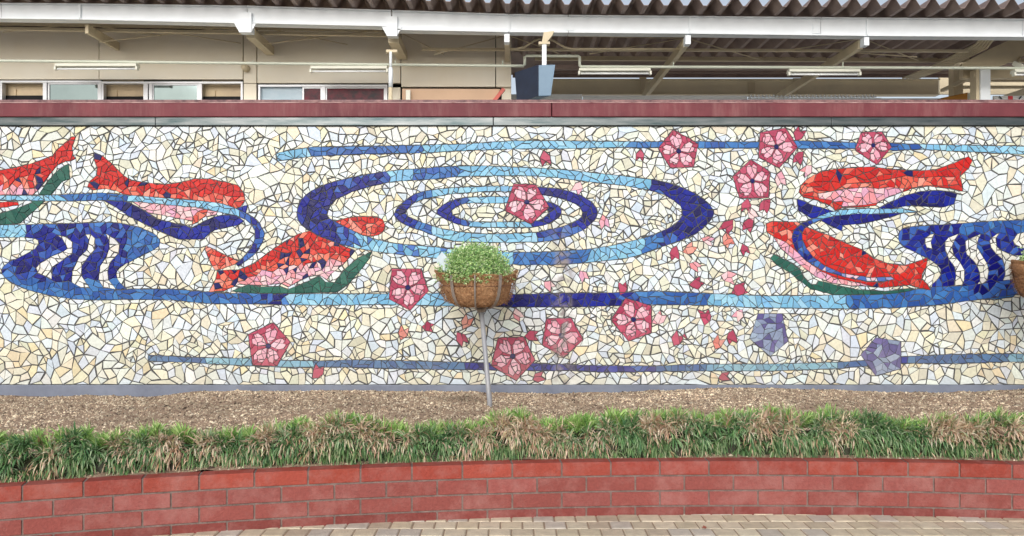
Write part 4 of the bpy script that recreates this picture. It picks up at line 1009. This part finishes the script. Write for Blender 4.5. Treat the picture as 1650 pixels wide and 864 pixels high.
# thin braces and purlins
def rod(pts_, r=.008, name='brace_rod', m_=None, par=canopy):
    m = MB(); m.tube(pts_, r, 6); m.build(name, m_ or M_beige, par, smooth=True)
for a, b in (((5, 52), (128, 38)), ((128, 38), (260, 58)), ((160, 68), (383, 42)), ((260, 50), (388, 70)), ((411, 42), (560, 72)), ((420, 72), (615, 48)), ((640, 50), (715, 88)), ((700, 88), (812, 58)), ((822, 56), (1110, 62)), ((822, 58), (900, 86)), ((950, 87), (1103, 62)), ((1114, 64), (1230, 98)), ((1250, 84), (1392, 62)), ((1400, 66), (1480, 98)), ((1478, 92), (1300, 80))):
    rod([W(a[0], a[1], 10.5), W(b[0], b[1], 10.9)], .007)
m = MB()
for v0, v1, y_, ua, ub in ((78, 81, 10.7, 680, 1560), (93, 97, 12.0, 862, 1680)):
    m.bar(W(ua, (v0 + v1) / 2 + (0 if y_ < 11 else -1), y_), W(ub, (v0 + v1) / 2 + 3, y_), .05, .03 if y_ < 11 else .06)
m.build('purlin', M_beige, canopy)
m = MB()
for vv_, ub in ((39, 630), (47, 630)):
    m.bar(W(-300, vv_ - 6, 10.5), W(ub, vv_ + 10, 10.5), .05, .035)
m.build('purlin', M_beige, canopy)
# added sky-blocking sheet and deeper roof parts beyond the far purlin
m = MB(); m.box((-.1, 12.06, ztop(3) + .1), (11.8, 13.5, ztop(3) + .2)); m.build('added_sky_blocker', M_roof, canopy)  # flat sheet added to shut out sky light behind the far purlin
m = MB()
m.box(W(862, 104, 12.4), W(1700, 112, 12.4) + Vector((0, .06, 0))); m.box(W(862, 114.5, 12.8), W(1700, 117.5, 12.8) + Vector((0, .04, 0)))
m.build('roof_beam', M_roof, canopy)
m = MB(); m.box(W(826, 92, 13.4), W(1720, 124.3, 13.4) + Vector((0, .05, 0))); m.build('closure_strip', M_roof, canopy)
m = MB(); m.box(W(1514, 108, 14.4), W(1900, 152, 14.4) + Vector((0, .05, 0))); m.build('end_wall', M_beige, canopy)
# back beam
m = MB(); D1 = 13.5
m.box(W(860, 130, D1), W(1512, 152.5, D1) + Vector((0, .02, 0))); m.box(W(860, 128.5, D1) - Vector((0, .07, 0)), W(1512, 130, D1) + Vector((0, .1, 0))); m.box(W(860, 152.5, D1) - Vector((0, .07, 0)), W(1512, 154, D1) + Vector((0, .1, 0)))
m.build('back_beam', mat('pale_beige_paint', s2l((226, 214, 186)), .6, var=.08, scale=2), canopy)
m = MB()
m.box(W(1205, 133, D1) - Vector((0, .02, 0)), W(1216, 150, D1))
for i in (1207, 1213):
    for j in range(4): p = W(i + .5, 136 + j * 4, D1) - Vector((0, .03, 0)); m.box(p - Vector((.008, .0, .008)), p + Vector((.008, .012, .008)))
m.build('splice_plate', M_beige, canopy)
for u, v0, v1 in ((1036, 124, 152), (1284, 126, 152)):
    m = MB(); a_ = D1 - .085
    m.prism([W(u - 6, v0, a_), W(u + 6, v0, a_), W(u + 1, v1, a_), W(u - 1, v1, a_)], (0, .01, 0)); m.build('gusset', M_beige, canopy)
# columns on the right + haunch
m = MB(); m.box(W(1580, 111, 10.95), W(1596, 240, 10.95) + Vector((0, .18, 0))); m.build('column', M_white, canopy)
m = MB(); m.box(W(1573, 111, 10.98), W(1579.8, 240, 10.98) + Vector((0, .15, 0))); m.build('column_shade_side', M_beige, canopy)  # beige strip paints the unlit left side of the white post
m = MB(); m.box(W(1537, 100, 12.2), W(1552, 240, 12.2) + Vector((0, .15, 0))); m.build('column', M_beige, canopy)
def zz(l, D): return [W(1450 + x / 7.855, 60 + y / 7.855, D) for x, y in l]
m = MB(); m.prism(zz([(1600, 20), (1600, 225), (1330, 345), (1200, 385), (760, 385), (800, 330), (1030, 210), (1200, 120), (1400, 30)][::-1], 10.9), (0, .06, 0)); m.build('haunch', M_beige, canopy)
m = MB(); m.box(W(1552, 111, 11.2), W(1760, 126, 11.2) + Vector((0, .1, 0))); m.box(W(1560, 127.5, 11.6), W(1760, 131, 11.6) + Vector((0, .06, 0))); m.box(W(1552, 138, 11.8), W(1760, 142, 11.8) + Vector((0, .06, 0)))
m.build('cross_beam', M_beige, canopy)
m = MB(); m.bar(W(1518, 146, 12.9), W(1573, 121, 11.0), .05, .05); m.build('knee_brace', M_beige, canopy)
for k in range(3):
    pass
# far columns hold the left side, hidden behind the wall
for u in (397, 1112):
    m = MB(); m.box(W(u - 6, 152 if u > 900 else 100, 13.55 if u > 900 else 11.3), Vector((W(u + 6, 0, 13.55 if u > 900 else 11.3).x, (13.55 if u > 900 else 11.3) + .12, 0))); m.build('column', M_beige, canopy)

# conduits running to the right
cond = thing('conduit_bundle', 'bundle of beige conduits sweeping up under the canopy at the right', 'conduits', tuple(W(1475, 122, 12.6)))
for k in range(5):
    d = k * 3.4
    m = MB(); m.tube([W(1455 + d * 1.6, 126 + k * .2, 12.6), W(1500 + d, 108 + d * .4, 11.9), W(1552 + d, 82 + d * .55, 11.0), W(1572 + d * 1.3, 72 + d * .4, 10.7), W(1581 + d * 1.5, 62, 10.5), W(1583 + d * 1.5, 54, 10.4)], .016, 7)
    m.build('conduit', M_beige, cond, smooth=True)

for u_, lab_ in ((842, 'thin conduit looping left of the hanging box post'), (905, 'thin conduit looping right of the hanging box post')):
    s_ = -1 if u_ < 870 else 1; c_ = 877
    m = MB(); m.tube([W(c_ + s_ * 4, 62, 10.4), W(c_ + s_ * 16, 66, 10.4), W(c_ + s_ * 32, 76, 10.4), W(c_ + s_ * 44, 79, 10.4), W(c_ + s_ * 56 if s_ < 0 else 1100, 79, 10.4)], .014, 7)
    o = m.build('conduit', M_beige, None, smooth=True, origin=W(c_ + s_ * 4, 62, 10.4)); tag(o, lab_, 'conduit')
m = MB(); m.tube([W(393.5, 108, 10.9), W(393.5, 108, 10.9) + Vector((0, .1, 0))], [.045, .05], 16); m.tube([W(393.5, 108, 10.9) - Vector((0, .02, 0)), W(393.5, 108, 10.9)], [.02, .04], 16)
o = m.build('round_sensor', M_beige, None, origin=W(393.5, 108, 10.98)); tag(o, 'small round beige sensor on the wall panels below the second rafter', 'sensor')
# station building
bld = thing('station_building', 'beige panelled station building with a strip of windows behind the wall', 'building', (-5, 11, 0))
DB = 11.0
def pbox(m, u0, v0, u1, v1, D, dep): m.box(W(u0, v0, D), W(u1, v1, D) + Vector((0, dep, 0)))
m = MB(); m2 = MB()
for a, b in ((-420, -130), (-129, 159), (160, 391), (392.5, 413), (414.5, 645), (646.5, 798), (799.3, 823.5)):
    pbox(m, a, 48, b, 128 + (a > 380) * 6 + (a > 640) * 6, DB, .06)
    if a in (392.5,): pbox(m, a, 134.8, b, 250, DB, .06)
pbox(m, 625, 140.8, 645, 250, DB, .06)
m.build('wall_panel', M_panel, bld, bevel=.004)
m = MB(); pbox(m, -420, 47, 822, 129, DB + .065, .02)
m.box((W(-420, 0, DB).x, DB + .3, 0), (W(822, 0, DB).x, DB + 2.5, W(0, 45, DB).z)); m.build('backing_wall', M_dark, bld)
m = MB(); m.box((W(822.6, 0, DB).x - .12, DB + .062, 0), (W(823.5, 0, DB).x, DB + 2.5, W(0, 48, DB).z)); m.build('side_wall', M_panel, bld)
# lower plinth, hidden by mosaic wall
m = MB(); m.box((W(-420, 0, DB).x, DB - .0, 0), (W(823, 0, DB).x, DB + .05, W(0, 190, DB).z)); m.build('plinth', M_panel, bld)
M_in = mat('room_interior', s2l((236, 216, 178)), .8, rgb2=s2l((206, 184, 156)), scale=2.5)
def window(u0, u1, vt, panes):
    fr = MB(); e = 3.2
    pbox(fr, u0, vt, u1, vt + e, DB - .01, .08); pbox(fr, u0, vt + e + .05, u0 + e, 190, DB - .01, .08); pbox(fr, u1 - e, vt + e + .05, u1, 190, DB - .01, .08)
    wo_ = fr.build('window', M_alu, bld)
    wo_loc = wo_
    for (a, b, kind) in panes:
        if kind == 'glass' or kind == 'dark':
            f2 = MB(); k_ = 2.6
            pbox(f2, a, vt + e + .2, b, vt + e + .2 + k_, DB + .01, .03); pbox(f2, a, vt + e + k_ + .25, a + k_, 190, DB + .01, .03); pbox(f2, b - k_, vt + e + k_ + .25, b, 190, DB + .01, .03)
            f2.build('sash', M_alu, wo_loc).location = (0, 0, 0)
            g2 = MB(); pbox(g2, a + k_, vt + e + k_, b - k_, 190, DB + .022, .006); g2.build('pane', M_glass if kind == 'glass' else M_glassd, wo_loc).location = (0, 0, 0)
        elif kind == 'blind':
            g2 = MB(); pbox(g2, a, vt + e + .1, b, 190, DB + .05, .006); g2.build('blind', mat('blind', s2l((176, 200, 214)), .5, rgb2=s2l((206, 220, 232)), scale=2), wo_loc).location = (0, 0, 0)
        elif kind == 'post':
            g2 = MB(); pbox(g2, a, vt + e + .1, b, 190, DB - .004, .05); g2.build('mullion', M_alu, wo_loc).location = (0, 0, 0)
        elif kind == 'room':
            g2 = MB(); pbox(g2, a, vt - 8, b, 190, DB + .13, .01); pbox(g2, a + (b - a) * .3, vt + 14, a + (b - a) * .34, 190, DB + .11, .02); g2.build('room_wall', M_in, wo_loc).location = (0, 0, 0)
            g3 = MB(); pbox(g3, a, vt + 24, b, 190, DB + .10, .02); g3.build('window_sill', M_dark, wo_loc).location = (0, 0, 0)
window(-420, -166, 129, [(-410, -300, 'room'), (-300, -296, 'post'), (-296, -170, 'dark')])
window(-165, -1, 129, [(-160, -75, 'room'), (-75, -70, 'post'), (-70, -5, 'glass')])
window(0, 163, 130, [(3, 69, 'room'), (69, 75, 'post'), (77, 160, 'glass')])
window(163.5, 391, 131.5, [(166, 231, 'room'), (231, 238, 'post'), (240, 245, 'post'), (245, 320, 'glass'), (320, 325, 'post'), (325, 388, 'room')])
window(416, 624, 136.5, [(419, 487, 'blind'), (487.2, 519, 'dark'), (519, 524, 'post'), (524.2, 621, 'dark')])
# salmon lean-to soffit
lean = thing('lean_to_roof', 'salmon lean-to roof with a red edge below the beige panels', 'roof', tuple(W(730, 158, 10.7)))
m = MB(); m.prism([W(648, 143, 10.75), W(648, 175, 10.75), W(790, 175, 10.75), W(806, 143.5, 10.75)], (0, .05, 0)); m.build('soffit', mat('salmon_paint', s2l((196, 164, 136)), .7, var=.06, scale=3), lean)
m = MB(); m.bar(W(812, 143.5, 10.70), W(786, 176, 10.70), .045, .06, up=(0, 1, 0)); m.build('edge_trim', mat('red_trim', s2l((192, 92, 80)), .6), lean)
m = MB(); m.box(W(654, 145, 10.68), W(661, 180, 10.68) + Vector((0, .04, 0))); m.build('post', M_lamp, lean)
# white boards low under the canopy
m = MB(); pbox(m, 800, 152, 938, 185, 12.6, .03); pbox(m, 939, 154, 1204, 185, 12.6, .03); pbox(m, 1206, 158.5, 1530, 185, 12.6, .03)
o = m.build('platform_screen', M_white, None, origin=W(1000, 185, 12.6)); tag(o, 'long low white screen standing beyond the mosaic wall under the back beam', 'screen')
lat = MB()
for k in range(33):
    u = 1207 + k * 6.2
    lat.bar(W(u, 159, 12.4), W(u + 3.5 + random.uniform(-.8, .8), 153.5 + random.uniform(-.5, .5), 12.4), .028, .01, up=(0, 1, 0))
lat.bar(W(1205, 156, 12.42), W(1412, 156, 12.42), .01, .02); lat.bar(W(1205, 159.6, 12.42), W(1420, 159.6, 12.42), .02, .03)
o = lat.build('lattice_rail', M_white, None, origin=W(1300, 160, 12.4)); tag(o, 'row of short slanted white slats peeking over the red coping', 'railing')
# downpipe
dp = thing('downpipe', 'white downpipe with a wider sleeve below the second bracket', 'pipe', tuple(W(629.5, 190, 10.1)))
m = MB(); m.tube([W(629.5, 84, 10.1), W(629.5, 111, 10.1)], .018, 12); m.build('upper_pipe', M_white, dp, smooth=True)
m = MB(); m.tube([W(629.5, 110, 10.1), W(629.5, 141, 10.1)], .028, 12); m.build('sleeve', M_white, dp, smooth=True)
m = MB(); m.tube([W(629.5, 140.9, 10.1), W(629.5, 200, 10.1)], .024, 12); m.build('lower_pipe', M_beige, dp, smooth=True)
m = MB(); m.box(W(622, 80, 10.1), W(640, 84, 10.1) + Vector((0, .1, 0))); m.build('bracket', M_beige, dp)
# lamp rail
DR = 10.55
m = MB(); rl = [W(-380, 95, DR), W(0, 98, DR), W(400, 102, DR), W(823, 106.3, DR), W(844, 106.5, DR), W(845.5, 105, DR), W(845.5, 91.5, DR), W(847, 90, DR), W(932, 90.5, DR), W(934, 92, DR), W(934, 106, DR), W(936, 107.5, DR), W(1230, 108.5, DR), W(1650, 110, DR), W(2100, 111, DR)]
m.tube(rl, .019, 8)
for u in (160, 408, 637, 810, 1085, 1358): m.tube([W(u, 104 if u < 900 else 108, DR), W(u, 98 + (u > 900) * 2, DR)], .01, 6)
o = m.build('lamp_rail', mat('rail_paint', s2l((214, 220, 204)), .45, var=.04), None, smooth=True, origin=W(0, 98, DR)); tag(o, 'long pale pipe rail carrying the strip lamps under the canopy', 'rail')
def lamp(u0, u1, v, lab_):
    p = W((u0 + u1) / 2, v, DR - .05); t = thing('strip_lamp', lab_, 'lamp', tuple(p), 'strip lamps hung from the rail under the canopy')
    h = (u1 - u0) / 2 * (DR - .05) / F; s_ = (DR - .05) / F
    m = MB(); m.hexa([(p.x - h, p.y - .04, p.z - 5 * s_), (p.x + h, p.y - .04, p.z - 5 * s_), (p.x + h, p.y + .1, p.z - 5 * s_), (p.x - h, p.y + .1, p.z - 5 * s_)], [(p.x - h, p.y - .02, p.z), (p.x + h, p.y - .02, p.z), (p.x + h, p.y + .08, p.z), (p.x - h, p.y + .08, p.z)])
    m.build('housing', M_lamp, t, bevel=.004)
    m = MB(); m.tube([(p.x - h + .02, p.y, p.z - 8.6 * s_), (p.x + h - .02, p.y, p.z - 8.6 * s_)], .013, 10); m.build('tube', mat('lamp_tube', (.82, .84, .84), .2), t, smooth=True)
    for s2 in (-1, 1):
        m = MB(); m.box((p.x + s2 * h - .012, p.y - .03, p.z - 10.5 * s_), (p.x + s2 * h + .012, p.y + .03, p.z - 5.02 * s_)); m.build('lamp_holder', M_lamp, t)
    m = MB(); m.box((p.x - h + .05, p.y + .05, p.z - 7.5 * s_), (p.x + h - .05, p.y + .06, p.z - 5.05 * s_)); m.build('reflector', M_dark, t)
lamp(90, 221, 102.5, 'strip lamp in front of the panels above the leftmost windows')
lamp(501, 624, 106.5, 'strip lamp just left of the white downpipe')
lamp(933, 1048, 110, 'strip lamp just right of the grey hanging box')
lamp(1271, 1385, 111.5, 'strip lamp under the canopy in front of the right rafter')
lamp(1634, 1750, 112, 'strip lamp cut by the right edge beside the beige haunch')
# hanging box
hb = thing('hanging_box', 'blue grey tapered metal box hanging from a white post', 'box', tuple(W(869, 105, 9.85)))
m = MB(); c = W(868, 105, 9.7); top = []; bot = []
A = R(-7); n1 = Vector((math.cos(A), math.sin(A), 0)); n2 = Vector((-.60, .80, 0)).normalized()
s1, s2_, hh = 27 * 9.7 / F, .46, .37
top = [c, c + n1 * s1, c + n1 * s1 + n2 * s2_, c + n2 * s2_]
bot = [c + Vector((0, .02, -hh)), c + n1 * (s1 * .74) + Vector((0, .02, -hh)), c + n1 * (s1 * .74) + n2 * (s2_ * .9) + Vector((0, 0, -hh - .02)), c + n2 * (s2_ * .9) + Vector((0, 0, -hh - .02))]
sdm = MB(); w1 = Vector((-.012, -.004, 0)); sdm.hexa([bot[0], bot[3], bot[3] + w1, bot[0] + w1], [top[0], top[3], top[3] + w1, top[0] + w1]); sdm.build('side_panel', mat('dark_navy_side', s2l((38, 48, 68)), .5, var=.2), hb)  # thin, much darker sheet laid over the left face of the shell
m.hexa(bot, top); m.build('shell', mat('blue_grey_metal', s2l((104, 132, 156)), .45, rgb2=s2l((118, 146, 168)), scale=4, var=.1), hb, bevel=.006)
m = MB(); m.box(W(873.5, 70, 9.85), W(880.5, 105, 9.85) + Vector((0, .05, 0))); m.build('post', M_white, hb)
m = MB(); m.prism([W(880, 69, 9.86), W(873, 69, 9.86), W(876, 52, 9.86), W(893, 50, 9.86), W(890, 57, 9.86)][::-1], (0, .08, 0)); m.box(W(868, 67, 9.84), W(886, 71, 9.84) + Vector((0, .09, 0))); m.build('bracket', M_beige, hb)
# right-hand small things on the platform
m = MB(); m.prism([W(1516, 158, 11.8), W(1560, 149, 11.8), W(1562, 172, 11.8), W(1516, 172, 11.8)][::-1], (0, .3, 0)); o = m.build('yellow_bin', mat('ochre_paint', s2l((176, 120, 44)), .6), None, bevel=.01, origin=W(1545, 172, 11.8)); tag(o, 'ochre sloping lid of a bin peeking over the coping at right', 'bin')
m = MB(); m.box(W(1562.5, 149, 11.5), W(1567.5, 175, 11.5) + Vector((0, .06, 0))); m.box(W(1567.8, 154, 11.5), W(1573, 175, 11.5) + Vector((0, .06, 0))); o = m.build('bollard', M_lamp, None, bevel=.004, origin=W(1566, 175, 11.5)); tag(o, 'cream post beside the ochre bin lid', 'post')
sg = thing('platform_sign', 'white sign with a red block and dark slashes at the right edge above the coping', 'sign', tuple(W(1640, 175, 11.5)))
m = MB(); m.box(W(1602, 154.5, 11.5), W(1700, 172, 11.5) + Vector((0, .04, 0))); m.build('sign_board', mat('sign_white', (.8, .8, .8), .4, var=.02), sg)
m = MB(); m.box(W(1624.5, 154.8, 11.495), W(1632, 160.5, 11.495) + Vector((0, .004, 0))); m.build('red_block', mat('sign_red', s2l((214, 62, 70)), .5), sg)
for s_, a, b in ((1, 1610, 1614), (1, 1646, 1642)):
    m = MB(); m.bar(W(a, 155.2, 11.492), W(b, 159.5, 11.492), .02, .004, up=(0, 1, 0)); m.build('dark_slash', mat('sign_black', (.03, .05, .06), .5), sg)
cam_ = thing('security_camera', 'small beige camera mounted beside the haunch at the right edge', 'camera', tuple(W(1641, 105, 10.8)))
m = MB(); m.bar(W(1634, 102, 10.7), W(1648, 108, 10.6), .07, .06); m.build('camera_body', M_lamp, cam_, bevel=.008)
m = MB(); m.bar(W(1641, 101, 10.68), W(1644, 92, 10.9), .02, .02); m.build('mount', M_beige, cam_)
# slatted rows of the far platform roof and a fallen leaf
m = MB(); p = W(1131, 857, 4.6); p.z = .012
m.poly([p, p + Vector((.012, .012, .012)), p + Vector((.03, .004, .004)), p + Vector((.02, -.012, 0))]); o = m.build('fallen_leaf', mat('dry_leaf', s2l((132, 74, 58)), .8), None, origin=p); tag(o, 'small reddish dry leaf lying on the pavers', 'leaf')
# platform behind the wall
m = MB(); m.box((-14, 10.6, 0), (16, 30, 1.0)); o = m.build('platform', M_conc); o['kind'] = 'structure'
